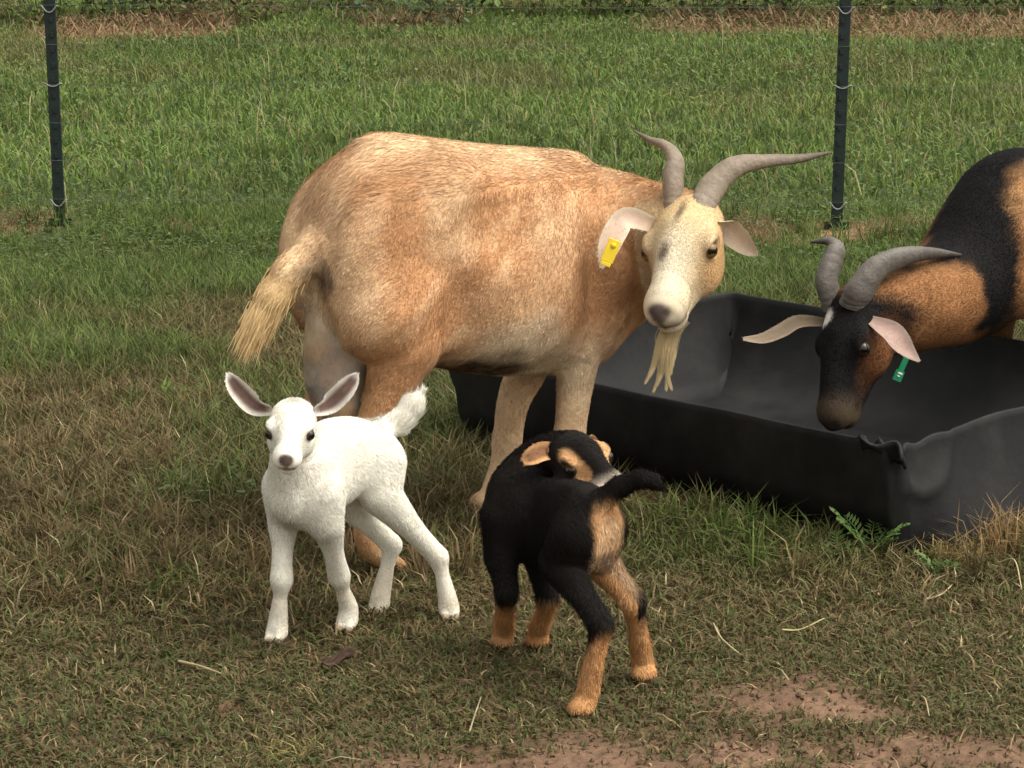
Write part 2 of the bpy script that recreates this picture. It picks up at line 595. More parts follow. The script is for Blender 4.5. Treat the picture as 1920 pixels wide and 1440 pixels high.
# broad-leaved ground cover: in the weedy strip along the fence and in the damp spots
x, y = scatter(90000, 3.6, 12.0, .32, 1.0)
w = .9 * sstep(6.7, 7.6, y) * sstep(10.2, 8.6, y) * (noise2(x, y, 2.2, 131, 2) > .46) + .9 * blob_w(x, y, [(*G(380, 950)[:2], .14, .15), (*G(130, 480)[:2], .35, .5), (*G(40, 540)[:2], .2, .3), (*G(260, 600)[:2], .12, .1)], .5)
keep = (rng.random(len(x)) < w) & ~in_trough(x, y, .02)
x, y = x[keep], y[keep]
n = len(x)
col = mixc(np.tile(C_DKGREEN, (n, 1)), C_GREEN2 * .8, rng.random(n)) * (.7 + .6 * rng.random(n))[:, None]
V, q, t, c = leaves(x, y, ground_height(x, y) + .015 + .05 * rng.random(n), .006 + .008 * rng.random(n), col)
tag(mesh_obj("ground_cover", V, [q], M_LEAF, cols=c, smooth=False), "broad-leaved green weeds low in the grass by the fence", "weeds", kind="stuff")

# leafy weeds and seed stalks mixed into the meadow
x, y = scatter(26000, 9.0, 24.0, .30, .8)
w = np.clip((noise2(x, y, 1.1, 171, 3) - .47) * 6, 0, 1)
keep = rng.random(len(x)) < w
x, y = x[keep], y[keep]
n = len(x)
col = mixc(np.tile(C_GREEN, (n, 1)), V3(.12, .165, .05), rng.random(n)) * (.8 + .45 * rng.random(n))[:, None]
V, q, t, c = leaves(x, y, ground_height(x, y) + .03 + .09 * rng.random(n), (.008 + .010 * rng.random(n)) * (.6 + y / 24), col, 1.2)
xs, ys = scatter(900, 8.8, 24.0, .30, .8)
ns = len(xs)
V2, q2, t2, c2 = blades(xs, ys, ground_height(xs, ys), .12 + .14 * rng.random(ns), .004 + .003 * rng.random(ns), rng.random(ns) * 6.28, .15 + .5 * rng.random(ns), np.tile(V3(.26, .24, .12), (ns, 1)) * (.7 + .6 * rng.random(ns))[:, None])
k0 = len(V)
tag(mesh_obj("meadow_weeds", np.vstack([V, V2]), [np.vstack([q, q2 + k0]), t2 + k0], M_LEAF, cols=np.vstack([c, c2]), smooth=False), "leafy weeds and pale seed stalks in the meadow grass", "weeds", kind="stuff")

# straw litter: pale bits everywhere near, the mown bands far away
x, y = scatter(2800, 3.2, 8.0, .31, 1.0)
keep = ~in_trough(x, y, .01)
x, y = x[keep], y[keep]
x2, y2 = scatter(60000, 12.0, 26.0, .33, .8)
s2 = zones(x2, y2)[1]
keep = rng.random(len(x2)) < s2 * 1.1
x2, y2 = x2[keep], y2[keep]
nn, nf = len(x), len(x2)
x, y = np.concatenate([x, x2]), np.concatenate([y, y2])
n = nn + nf
L = np.concatenate([.02 + .05 * rng.random(nn) ** 2, .10 + .16 * rng.random(nf)])
W = np.concatenate([.0016 + .0016 * rng.random(nn), .006 + .006 * rng.random(nf)])
az = rng.random(n) * 2 * np.pi
z0 = ground_height(x, y) + np.concatenate([.006 + .03 * rng.random(nn) * sstep(4.2, 5.2, y[:nn]), .02 + .08 * rng.random(nf)])
col = mixc(np.vstack([np.tile(C_TAN, (nn, 1)), np.tile(V3(.215, .135, .078), (nf, 1))]), C_PALE, np.concatenate([rng.random(nn) * .6, rng.random(nf) * .2])) * (.55 + .6 * rng.random(n))[:, None]
lean = np.concatenate([1.12 + .13 * rng.random(nn), 1.0 + .24 * rng.random(nf)])
V, q, t, c = blades(x, y, z0, L, W, az, lean, col, curl=1.2)
tag(mesh_obj("straw_litter", V, [q, t], M_DRY, cols=c, smooth=False), "loose pale straw bits and mown brown hay lying on the grass", "straw", kind="stuff")

# clods of crumbled earth on the bare patch
x, y = scatter(15000, 3.15, 4.4, .27, 1.0)
d_ = zones(x, y)[0]
keep = rng.random(len(x)) < d_ * 1.0 + .06
x, y = x[keep], y[keep]
P = []
oc = np.array([(1, 0, 0), (0, 1, 0), (-1, 0, 0), (0, -1, 0), (0, 0, .7), (0, 0, -.7)], float)
of = np.array([(0, 1, 4), (1, 2, 4), (2, 3, 4), (3, 0, 4), (1, 0, 5), (2, 1, 5), (3, 2, 5), (0, 3, 5)])
n = len(x)
sz = .002 + .007 * rng.random(n) ** 3
V = (oc[None] * (1 + .35 * rng.normal(size=(n, 6, 3)))) * sz[:, None, None] + np.stack([x, y, ground_height(x, y) + .001], 1)[:, None]
F_ = (of[None] + (np.arange(n) * 6)[:, None, None]).reshape(-1, 3)
c = np.repeat(V3(.14, .087, .056) * (.55 + .7 * rng.random(n))[:, None], 6, 0)
tag(mesh_obj("soil_clods", V.reshape(-1, 3), F_, M_GROUND, cols=c, smooth=False), "crumbs of reddish earth strewn on the bare patch", "soil", kind="stuff")


# tall weeds and brush at the far edge of the meadow
def brush(u, v, dy, w, h, nst, name_i, label, col):
    c = G(u, v) + V3(0, dy, 0)
    root = empty("bush", (c[0], c[1], 0))
    tag(root, label, "bush", "brush along the far edge of the meadow")
    sx, sy = rng.normal(0, w * .4, nst), rng.normal(0, w * .3, nst)
    Vs = []
    tips = []
    for k in range(nst):
        b = V3(sx[k], sy[k], -.02)
        tp = b + V3(rng.normal(0, .3), rng.normal(0, .3), h * (.5 + .6 * rng.random()))
        pth = catmull([b, (b + tp) / 2 + rng.normal(0, .04, 3), tp], 5)
        tips.append(pth)
        Vs.append(tube(pth, np.linspace(.004, .0015, 5), 5))
    VV, FF = join(Vs)
    so = mesh_obj("stems", VV, FF, M_DRY, root, cols=np.tile(V3(.10, .075, .04), (len(VV), 1)))
    so["kind"] = "stuff"
    nl = nst * 44
    k = rng.integers(0, nst, nl)
    tt = .08 + .92 * rng.random(nl) ** .8
    P = np.array(tips)[k]
    f = tt * 4
    i0 = np.clip(f.astype(int), 0, 3)
    base = P[np.arange(nl), i0] * (1 - (f - i0))[:, None] + P[np.arange(nl), i0 + 1] * (f - i0)[:, None]
    base = base + rng.normal(0, .11, (nl, 3))
    base[:, 2] = np.abs(base[:, 2])
    cc = np.tile(col * 1.7, (nl, 1)) * (.5 + 1.0 * rng.random(nl))[:, None]
    cc = np.where((rng.random(nl) < .22)[:, None], C_TAN * .75, cc)
    V, q, t, c2 = leaves(base[:, 0], base[:, 1], base[:, 2], .02 + .03 * rng.random(nl), cc, 1.4)
    o = mesh_obj("foliage", V, [q], M_LEAF, root, cols=c2, smooth=False)
    o["kind"] = "stuff"


BR = [(-120, 24, 'dark weedy bush behind the straw at the far corner of the meadow', C_DKGREEN), (60, 22, 'olive bush in the far brush just behind the left fence post', C_GREEN * .8),
      (230, 14, 'dark green bush behind the straw band beyond the left fence post', C_DKGREEN * .8), (330, 16, 'dark low bush with blackish gaps above the mown straw', C_DKGREEN * .7),
      (430, 10, 'brownish weed bush at the end of the straw band', C_OLIVE * .7), (610, 12, 'dark leafy bush between two straw heaps', C_DKGREEN * .8),
      (760, 14, 'bluish green bush over the small brown straw heap', V3(.05, .08, .04)), (900, 8, 'mid green weed bush above the tan goat', C_GREEN * .8),
      (1040, 10, 'tall green weed bush at the top centre', C_GREEN), (1180, 8, 'green bush left of the long straw band', C_GREEN * .7),
      (1330, 16, 'dark bush with deep shade above the long straw band', C_DKGREEN * .7), (1460, 20, 'blackish green bush beside the fence post with the straw behind', C_DKGREEN * .6),
      (1650, 10, 'green bush to the right of the fence post', C_GREEN * .8), (1800, 18, 'dark bush in the upper corner behind straw', C_DKGREEN * .8),
      (1960, 20, 'dull green bush at the very edge of the view', C_GREEN * .6), (2080, 16, 'dark bush past the end of the straw', C_DKGREEN)]
for k, (u, v, lab, colr) in enumerate(BR):
    brush(u, v + 22 + 26 * rng.random(), rng.random() * .6, .55, .8, 16, k, lab, colr)

# ------------------------------------------------------------------ wire fence: two posts with clips, six wires
def simple_mat(name, col, rough, spec=.4, metal=0.0, namt=.25, nscale=30, bump=.15):
    m, nt, b = new_mat(name)
    tc = node(nt, "ShaderNodeTexCoord")
    nz = node(nt, "ShaderNodeTexNoise")
    nz.inputs["Scale"].default_value = nscale
    nz.inputs["Detail"].default_value = 6
    nt.links.new(tc.outputs["Object"], nz.inputs["Vector"])
    cr = node(nt, "ShaderNodeValToRGB")
    cr.color_ramp.elements[0].position = .3
    cr.color_ramp.elements[1].position = .72
    cr.color_ramp.elements[0].color = (*[c * (1 - namt) for c in col], 1)
    cr.color_ramp.elements[1].color = (*[min(1, c * (1 + namt)) for c in col], 1)
    nt.links.new(nz.outputs["Fac"], cr.inputs[0])
    nt.links.new(cr.outputs[0], b.inputs["Base Color"])
    b.inputs["Roughness"].default_value = rough
    b.inputs["Specular IOR Level"].default_value = spec
    b.inputs["Metallic"].default_value = metal
    bp = node(nt, "ShaderNodeBump")
    bp.inputs["Strength"].default_value = bump
    bp.inputs["Distance"].default_value = .003
    nt.links.new(nz.outputs["Fac"], bp.inputs["Height"])
    nt.links.new(bp.outputs[0], b.inputs["Normal"])
    return m


M_POST = simple_mat("green_post_paint", (.011, .021, .018), .55, .4, 0, .3, 40)
M_WIRE = simple_mat("galvanised_wire", (.11, .12, .10), .7, .2, .2, .2, 60)

M_CLIP = simple_mat("bright_wire_clip", (.24, .25, .25), .45, .5, .3, .15, 60)

PA, PB = G(113, 428), G(1568, 434)
fdir = unit(PB - PA)
fnor = V3(-fdir[1], fdir[0], 0)
if fnor[1] > 0:
    fnor = -fnor                                     # towards the camera
fence = empty("wire_fence", PA)
tag(fence, "wire fence with two dark green steel posts behind the goats", "fence")
CLIP_Z = [.105, .525, .80, 1.08]


def bx(c, e, lo, hi):
    """Box from local extents along axes e."""
    P = np.array([[x, y, z] for x in (lo[0], hi[0]) for y in (lo[1], hi[1]) for z in (lo[2], hi[2])], float)
    V = np.asarray(c) + P @ np.array(e)
    q = np.array([(0, 1, 3, 2), (4, 6, 7, 5), (0, 4, 5, 1), (2, 3, 7, 6), (0, 2, 6, 4), (1, 5, 7, 3)])
    return V, q


def post(at, lean, first):
    e = [fdir, -fnor, V3(lean[0], lean[1], 1)]
    o = at - PA
    parts = [bx(o, e, (-.021, -.0035, -.3), (.021, .0035, 1.5)), bx(o, e, (-.004, .0037, -.3), (.004, .034, 1.498))]
    p = mesh_obj("post", *join(parts), M_POST, fence, smooth=False)
    bv = p.modifiers.new("edges", 'BEVEL')
    bv.width = .0015
    st = [bx(o + V3(0, 0, zz), e, (-.006, -.010, -.008), (.006, -.0037, .008)) for zz in np.arange(.05, 1.45, .054)]
    mesh_obj("stud", *join(st), M_POST, p, smooth=False)["kind"] = "stuff"
    pl = bx(o, e, (-.045, .004, -.2), (.045, .008, .035))
    mesh_obj("anchor_plate", *pl, M_POST, p, smooth=False)
    for z in CLIP_Z:
        b = o + V3(lean[0] * z, lean[1] * z, z)
        sag = .022 if abs(z - .525) > .05 else .010
        pts = [b - fdir * .034 + fnor * .008, b - fdir * .026 + fnor * .012, b - fdir * .012 + fnor * .013 - V3(0, 0, sag * .8), b + fnor * .014 - V3(0, 0, sag), b + fdir * .012 + fnor * .013 - V3(0, 0, sag * .8),
               b + fdir * .026 + fnor * .012, b + fdir * .034 + fnor * .008]
        pth = catmull(pts, 17)
        mesh_obj("wire_clip", *join([tube(pth, .0024, 6)]), M_CLIP, p)


post(PA, (-.006, .0), True)
post(PB, (.010, .0), False)
for z in (.105, .245, .385, .525, .665, .80, .94, 1.08):
    pts = [PA * 0 + fdir * s + V3(0, 0, z + .004 * math.sin(s * 2.1 + z * 9)) + fnor * .0095 for s in np.linspace(-5, 8, 60)]
    mesh_obj("wire", *join([tube(np.array(pts), .0008, 5)]), M_WIRE, fence)

# ------------------------------------------------------------------ black plastic feed trough
def trough_material():
    m, nt, b = new_mat("black_plastic")
    tc = node(nt, "ShaderNodeTexCoord")
    n1_ = node(nt, "ShaderNodeTexNoise")
    n1_.inputs["Scale"].default_value = 5
    n1_.inputs["Detail"].default_value = 8
    n1_.inputs["Roughness"].default_value = .65
    nt.links.new(tc.outputs["Object"], n1_.inputs["Vector"])
    cr = node(nt, "ShaderNodeValToRGB")
    cr.color_ramp.elements[0].position = .42
    cr.color_ramp.elements[1].position = .8
    cr.color_ramp.elements[0].color = (.005, .005, .0054, 1)
    cr.color_ramp.elements[1].color = (.026, .025, .023, 1)
    nt.links.new(n1_.outputs["Fac"], cr.inputs[0])
    nt.links.new(cr.outputs[0], b.inputs["Base Color"])
    b.inputs["Specular IOR Level"].default_value = .24
    mr = node(nt, "ShaderNodeMapRange")
    mr.inputs["To Min"].default_value = .52
    mr.inputs["To Max"].default_value = .72
    nt.links.new(n1_.outputs["Fac"], mr.inputs["Value"])
    nt.links.new(mr.outputs[0], b.inputs["Roughness"])
    n2_ = node(nt, "ShaderNodeTexNoise")
    n2_.inputs["Scale"].default_value = 60
    n2_.inputs["Detail"].default_value = 4
    nt.links.new(tc.outputs["Object"], n2_.inputs["Vector"])
    bp = node(nt, "ShaderNodeBump")
    bp.inputs["Strength"].default_value = .18
    bp.inputs["Distance"].default_value = .004
    nt.links.new(n2_.outputs["Fac"], bp.inputs["Height"])
    nt.links.new(bp.outputs[0], b.inputs["Normal"])
    return m


M_TROUGH = trough_material()
trough = empty("feed_trough", TR_C)
tag(trough, "big black plastic feed trough with a crumpled folded corner", "trough")


def build_trough():
    Lm, Wm, Hm, th = TR_L, TR_W, TR_H, .007
    # perimeter: side 0 near long wall (corner 0 -> along E1), 1 far-left end, 2 far long wall, 3 near-right end
    per = []
    N = [110, 90, 110, 110]
    rc = .035
    cor = [V3(0, 0, 0), V3(Lm, 0, 0), V3(Lm, Wm, 0), V3(0, Wm, 0)]
    for s_ in range(4):
        a, b = cor[s_], cor[(s_ + 1) % 4]
        d = unit(b - a)
        l = np.linalg.norm(b - a)
        nrm = V3(d[1], -d[0], 0)
        for f in np.linspace(0, 1, N[s_], endpoint=False):
            p = a + d * (rc + f * (l - 2 * rc))
            per.append((p, nrm, s_, f))
        cc = b - d * rc - nrm * rc
        for ang in np.linspace(0, math.pi / 2, 7)[1:-1]:
            dn = nrm * math.cos(ang) + d * math.sin(ang)
            per.append((cc + dn * rc, dn, s_ + .5, ang / (math.pi / 2)))
    n = len(per)
    # outer wall levels, rim, inner wall levels, floor
    lev_o = np.linspace(0, 1, 25) ** 1.35
    rings, kinds = [], []

    def wall_pt(k, w, inner):
        p, nr, s_, f = per[k]
        # height of the rim along the perimeter, with the crumpled folds near the right-hand corners
        hr = Hm + .0016 * math.sin(k * .07) + .001 * math.sin(k * .19 + 1)
        out = 0.0
        batter = -.03 * (1 - w)                               # walls stand a little inwards at the foot
        if s_ == 0:
            out += .020 * math.sin(math.pi * f) * math.sin(math.pi * w * .9)
            if f < .05:
                hr += .010 * math.sin(f / .05 * math.pi * 3)
        if s_ == 1 or s_ == .5 or s_ == 1.5:
            batter = -.10 * (1 - w) ** 1.6
        if s_ == 3:
            # bulging, outward-splayed end sheet, its foot pushed out
            g = 1 - f                                          # 0 at the near corner
            batter = .075 * (1 - w) ** 1.3 * sstep(0, .12, g) * sstep(1, .8, g)
            hr += .010 * math.sin(math.pi * min(g / .62, 1)) * (g < .62)
            hr -= .050 * math.exp(-((g - .66) / .022) ** 2)
            hr -= .012 * math.exp(-((g - .05) / .03) ** 2)
            # curl under the rim: a crescent dent beside each fold
            for g0, sg in ((.05, 1), (.66, 1)):
                dd = math.hypot((g - g0) / .085, (w - 1.0) / .42)
                out += -.017 * math.exp(-(dd) ** 2 * 1.6) + .007 * math.exp(-((dd - 1.0) / .16) ** 2)
            out += .003 * math.sin(g * 17) * w
        if s_ == 3.5:
            hr -= .030 * math.sin(f * math.pi)
            out += -.022 * w ** 3 * math.sin(f * math.pi) + .006 * (1 - w)
        if s_ == 2:
            out += .008 * math.sin(math.pi * f) * w
        z = w * hr
        # rounded belly: the long walls curve over into the floor
        ru = (.15 if inner else .085) * abs(nr[1]) ** 2 + (.035 if inner else .02)
        zz = w * hr
        foot = -(ru - math.sqrt(max(ru * ru - (ru - zz) ** 2, 0))) if zz < ru else 0.0
        q = p + nr * (batter + out + foot - (th if inner else 0))
        if inner:
            z = .012 + w * (hr - .012)
        return q[0] * TR_E1 + q[1] * TR_E2 + V3(0, 0, z)

    for w in lev_o:
        rings.append([wall_pt(k, w, False) for k in range(n)])
    lipz = V3(0, 0, .003)
    rings.append([(wall_pt(k, 1, False) + wall_pt(k, 1, True)) / 2 + lipz for k in range(n)])
    for w in lev_o[::-1]:
        rings.append([wall_pt(k, w, True) for k in range(n)])
    base = np.array(rings[-1])
    cen = base.mean(0)
    for sh in (.97, .9, .7, .4, .12):
        r_ = cen + (base - cen) * sh
        r_[:, 2] = .012 - .006 * (1 - sh) + .006 * np.sin(r_[:, 0] * 9) * np.sin(r_[:, 1] * 7)
        rings.append(list(r_))
    V = np.array(rings).reshape(-1, 3)
    m = len(rings)
    q = []
    for r_ in range(m - 1):
        for k in range(n):
            k2 = (k + 1) % n
            q.append((r_ * n + k, r_ * n + k2, (r_ + 1) * n + k2, (r_ + 1) * n + k))
    V = np.vstack([V, cen + V3(0, 0, .008)])
    t = [((m - 1) * n + k, (m - 1) * n + (k + 1) % n, len(V) - 1) for k in range(n)]
    # e1,e2,z is left-handed or right-handed: make faces point outwards
    q = np.array(q)
    t = np.array(t)
    if np.cross(TR_E1, TR_E2)[2] < 0:
        q, t = q[:, ::-1], t[:, ::-1]
    mesh_obj("shell", V, [q, t], M_TROUGH, trough)
    # folded flap of the sheet at the near corner
    e1, e2 = TR_E1, TR_E2
    fl = []
    for a_ in np.linspace(0, 1, 12):
        for b_ in np.linspace(0, 1, 6):
            p = e1 * (-.012 + .085 * a_) + e2 * (-.010 + .020 * math.sin(a_ * 5) + .016 * b_) + V3(0, 0, TR_H + .010 - .030 * b_ + .010 * math.sin(a_ * 7 + b_ * 2) - .03 * (1 - a_) ** 3)
            fl.append(p)
    q = [(i_ * 6 + j_, (i_ + 1) * 6 + j_, (i_ + 1) * 6 + j_ + 1, i_ * 6 + j_ + 1) for i_ in range(11) for j_ in range(5)]
    o = mesh_obj("corner_flap", np.array(fl), np.array(q), M_TROUGH, trough)
    sd = o.modifiers.new("thickness", 'SOLIDIFY')
    sd.thickness = .006
    # scattered feed crumbs on the floor of the trough
    k = 900
    a_, b_ = .12 + (TR_L - .3) * rng.random(k), .12 + (TR_W - .24) * rng.random(k)
    keepf = rng.random(k) < .03 + .3 * (np.hypot(a_ - .55, b_ - .42) < .2)
    a_, b_ = a_[keepf], b_[keepf]
    k = len(a_)
    pos = a_[:, None] * TR_E1 + b_[:, None] * TR_E2 + V3(0, 0, .016)
    sz_ = .0025 + .003 * rng.random(k)
    V = (oc[None] * (1 + .3 * rng.normal(size=(k, 6, 3)))) * sz_[:, None, None] + pos[:, None]
    F2 = (of[None] + (np.arange(k) * 6)[:, None, None]).reshape(-1, 3)
    c = np.repeat(V3(.10, .08, .05) * (.4 + .8 * rng.random(k))[:, None], 6, 0)
    fo = mesh_obj("feed_crumbs", V.reshape(-1, 3) + TR_C, F2, M_GROUND, cols=c, smooth=False)
    tag(fo, "crumbs of feed on the floor of the black trough", "feed", kind="stuff")


build_trough()

# ------------------------------------------------------------------ animals: one continuous surface from blended volumes
class Flesh:
    def __init__(self, lo, hi, h):
        self.lo, self.h = np.array(lo, float), h
        n = np.ceil((np.array(hi) - self.lo) / h).astype(int) + 1
        self.ax = [(self.lo[k] + h * np.arange(n[k])).astype(np.float32) for k in range(3)]
        self.d = np.full(n, .5, np.float32)

    def _win(self, lo, hi):
        return tuple(slice(max(0, int((lo[k] - self.lo[k]) / self.h)), min(self.d.shape[k], int((hi[k] - self.lo[k]) / self.h) + 2)) for k in range(3))

    def _mix(self, lo, hi, fn, k, cut=False):
        pad = k + 4 * self.h
        w = self._win(np.array(lo) - pad, np.array(hi) + pad)
        if any(s.stop <= s.start for s in w):
            return
        X, Y, Z = self.ax[0][w[0]][:, None, None], self.ax[1][w[1]][None, :, None], self.ax[2][w[2]][None, None, :]
        n = fn(X, Y, Z)
        a = self.d[w]
        if cut:
            n = -n
            hh = np.clip(.5 - .5 * (n - a) / k, 0, 1)
            self.d[w] = n + (a - n) * hh + k * hh * (1 - hh)
        else:
            hh = np.clip(.5 + .5 * (n - a) / k, 0, 1)
            self.d[w] = n + (a - n) * hh - k * hh * (1 - hh)

    def cone(self, a, b, ra, rb, k=.03, cut=False):
        a, b = np.asarray(a, float), np.asarray(b, float)
        ba = b - a
        l2 = max(ba @ ba, 1e-9)
        r = max(ra, rb)

        def fn(X, Y, Z):
            x, y, z = X - a[0], Y - a[1], Z - a[2]
            t = np.clip((x * ba[0] + y * ba[1] + z * ba[2]) / l2, 0, 1)
            return np.sqrt((x - t * ba[0]) ** 2 + (y - t * ba[1]) ** 2 + (z - t * ba[2]) ** 2) - (ra + (rb - ra) * t)
        self._mix(np.minimum(a, b) - r, np.maximum(a, b) + r, fn, k, cut)

    def chain(self, pts, radii, k=.025):
        for i_ in range(len(pts) - 1):
            self.cone(pts[i_], pts[i_ + 1], radii[i_], radii[i_ + 1], k)

    def smooth_chain(self, pts, radii, n, k=.015):
        q = catmull(np.column_stack([np.array(pts, float), np.array(radii, float)]), n)
        self.chain(q[:, :3], q[:, 3], k)

    def ell(self, c, r, R=None, k=.03, cut=False):
        c, r = np.asarray(c, float), np.asarray(r, float)
        R = np.eye(3) if R is None else np.asarray(R)          # columns: local axes in the animal frame
        m = np.abs(R) @ r

        def fn(X, Y, Z):
            x, y, z = X - c[0], Y - c[1], Z - c[2]
            u = [(x * R[0, i_] + y * R[1, i_] + z * R[2, i_]) for i_ in range(3)]
            k0 = np.sqrt((u[0] / r[0]) ** 2 + (u[1] / r[1]) ** 2 + (u[2] / r[2]) ** 2)
            k1 = np.sqrt((u[0] / r[0] ** 2) ** 2 + (u[1] / r[1] ** 2) ** 2 + (u[2] / r[2] ** 2) ** 2) + 1e-6
            return (k0 * (k0 - 1) / k1).astype(np.float32)
        self._mix(c - m, c + m, fn, k, cut)

    def loft(self, st, k=.03):
        """Torso along s. Stations: s, top, bottom, half width, height share of the widest line, sideways shift."""
        st = np.array([tuple(q) + (0,) * (6 - len(q)) for q in st], float)
        fine = catmull(st, 120)
        s0, s1 = st[0, 0], st[-1, 0]

        def fn(X, Y, Z):
            xs = np.clip(X.ravel(), s0, s1)
            g = [np.interp(xs, fine[:, 0], fine[:, i_])[:, None, None].astype(np.float32) for i_ in range(1, 6)]
            zc = g[1] + (g[0] - g[1]) * g[3]
            hz = np.where(Z > zc, g[0] - zc, zc - g[1])
            yy, zz = (Y - g[4]) / g[2], (Z - zc) / hz
            q = (np.abs(yy) ** 2.25 + np.abs(zz) ** 2.25) ** (1 / 2.25)
            d = (q - 1) * np.minimum(g[2], (g[0] - g[1]) * .5)
            dx = np.maximum(np.maximum(s0 - X, X - s1), 0)
            return np.where(dx > 0, np.hypot(np.maximum(d, 0), dx), d).astype(np.float32)
        wmax = np.abs(st[:, 3]).max() + np.abs(st[:, 5]).max()
        self._mix((s0, -wmax, st[:, 2].min()), (s1, wmax, st[:, 1].max()), fn, k)

    def mesh(self):
        d, h = self.d, self.h
        s = d < 0
        cnt = np.zeros(np.array(d.shape) - 1, np.int8)
        for a in (0, 1):
            for b in (0, 1):
                for c in (0, 1):
                    cnt += s[a:d.shape[0] - 1 + a, b:d.shape[1] - 1 + b, c:d.shape[2] - 1 + c]
        I = np.argwhere((cnt > 0) & (cnt < 8))
        idx = np.full(cnt.shape, -1, np.int32)
        idx[I[:, 0], I[:, 1], I[:, 2]] = np.arange(len(I))
        cor = np.array([(a, b, c) for a in (0, 1) for b in (0, 1) for c in (0, 1)])
        val = np.stack([d[I[:, 0] + q[0], I[:, 1] + q[1], I[:, 2] + q[2]] for q in cor], 1)
        acc, num = np.zeros((len(I), 3)), np.zeros(len(I))
        for e0 in range(8):
            for e1 in range(e0 + 1, 8):
                if np.abs(cor[e0] - cor[e1]).sum() != 1:
                    continue
                v0, v1 = val[:, e0], val[:, e1]
                m = (v0 < 0) != (v1 < 0)
                t = np.where(m, v0 / np.where(m, v0 - v1, 1), 0)
                acc += np.where(m[:, None], cor[e0] + t[:, None] * (cor[e1] - cor[e0]), 0)
                num += m
        V = self.lo + h * (I + acc / num[:, None])
        Q = []
        for axk in range(3):
            o1, o2 = (axk + 1) % 3, (axk + 2) % 3
            sl0 = [slice(1, -1)] * 3
            sl1 = [slice(1, -1)] * 3
            sl0[axk], sl1[axk] = slice(0, -1), slice(1, None)
            a, b = s[tuple(sl0)], s[tuple(sl1)]
            E = np.argwhere(a != b)
            flip = a[E[:, 0], E[:, 1], E[:, 2]]
            E = E + np.array([0 if k == axk else 1 for k in range(3)])

            def cell(k1, k2):
                C = E.copy()
                C[:, o1] -= k1
                C[:, o2] -= k2
                return idx[C[:, 0], C[:, 1], C[:, 2]]
            q = np.stack([cell(1, 1), cell(0, 1), cell(0, 0), cell(1, 0)], 1)
            q[~flip] = q[~flip][:, ::-1]
            Q.append(q)
        Q = np.vstack(Q)
        Q = Q[(Q >= 0).all(1)]
        # one light smoothing pass
        for _ in range(2):
            nb = np.zeros_like(V)
            ct = np.zeros(len(V))
            for a in range(4):
                b = (a + 1) % 4
                for k in range(3):
                    nb[:, k] += np.bincount(Q[:, a], V[Q[:, b], k], len(V)) + np.bincount(Q[:, b], V[Q[:, a], k], len(V))
                ct += np.bincount(Q[:, a], minlength=len(V)) + np.bincount(Q[:, b], minlength=len(V))
            V = V * .5 + .5 * nb / np.maximum(ct, 1)[:, None]
        return V, Q


def vert_normals(V, Q):
    fn = np.cross(V[Q[:, 2]] - V[Q[:, 0]], V[Q[:, 3]] - V[Q[:, 1]])
    N = np.zeros_like(V)
    for a in range(4):
        for k in range(3):
            N[:, k] += np.bincount(Q[:, a], fn[:, k], len(V))
    return N / np.maximum(np.linalg.norm(N, axis=1), 1e-12)[:, None], np.linalg.norm(fn, axis=1) * .5


def fur_strands(V, Q, N, area, n, colour, length, comb, width=.0016, lift=.35, curl=.25, jitter=.35, weight=None):
    """Tapered ribbons of hair rooted on the skin. colour/length/comb are functions of (P, N)."""
    w = area.copy()
    if weight is not None:
        w = w * weight((V[Q[:, 0]] + V[Q[:, 2]]) * .5)
    f = rng.choice(len(Q), n, p=w / w.sum())
    a, b = rng.random(n)[:, None], rng.random(n)[:, None]
    q = Q[f]
    bil = lambda A: (A[q[:, 0]] * (1 - a) + A[q[:, 1]] * a) * (1 - b) + (A[q[:, 3]] * (1 - a) + A[q[:, 2]] * a) * b
    P, nn = bil(V), bil(N)
    nn /= np.maximum(np.linalg.norm(nn, axis=1), 1e-9)[:, None]
    L = length(P, nn) * (.6 + .7 * rng.random(n))
    ok = L > .0015
    P, nn, L = P[ok], nn[ok], L[ok]
    n = len(P)
    d = comb(P, nn)
    # locks of hair that lie together: low-frequency wander of the lie
    wn_ = np.stack([vnoise(P, 38, 5), vnoise(P, 38, 6), vnoise(P, 38, 7)], 1) - .5
    d = d + wn_ * .65 + rng.normal(0, jitter, (n, 3)) * .6
    d = d - nn * (d * nn).sum(1)[:, None]
    d /= np.maximum(np.linalg.norm(d, axis=1), 1e-9)[:, None]
    s = np.cross(d, nn)
    c = colour(P, nn) * (1 + .16 * rng.normal(size=n))[:, None].clip(.55, 1.5)
    lf = (lift * (.5 + rng.random(n)))[:, None]
    Lc = L[:, None]
    wv = s * (width * (.7 + .6 * rng.random(n)))[:, None] * .5
    base = P - nn * .001
    mid = P + d * Lc * .5 + nn * Lc * lf * .5
    tip = P + d * Lc * (.95) + nn * Lc * lf * (.75 - curl) + rng.normal(0, .06, (n, 3)) * Lc
    VV = np.stack([base - wv, base + wv, mid + wv * .8, mid - wv * .8, tip], 1).reshape(-1, 3)
    k = np.arange(n) * 5
    return VV, [np.stack([k, k + 1, k + 2, k + 3], 1), np.stack([k + 3, k + 2, k + 4], 1)], np.repeat(np.clip(c, .002, .95), 5, 0)


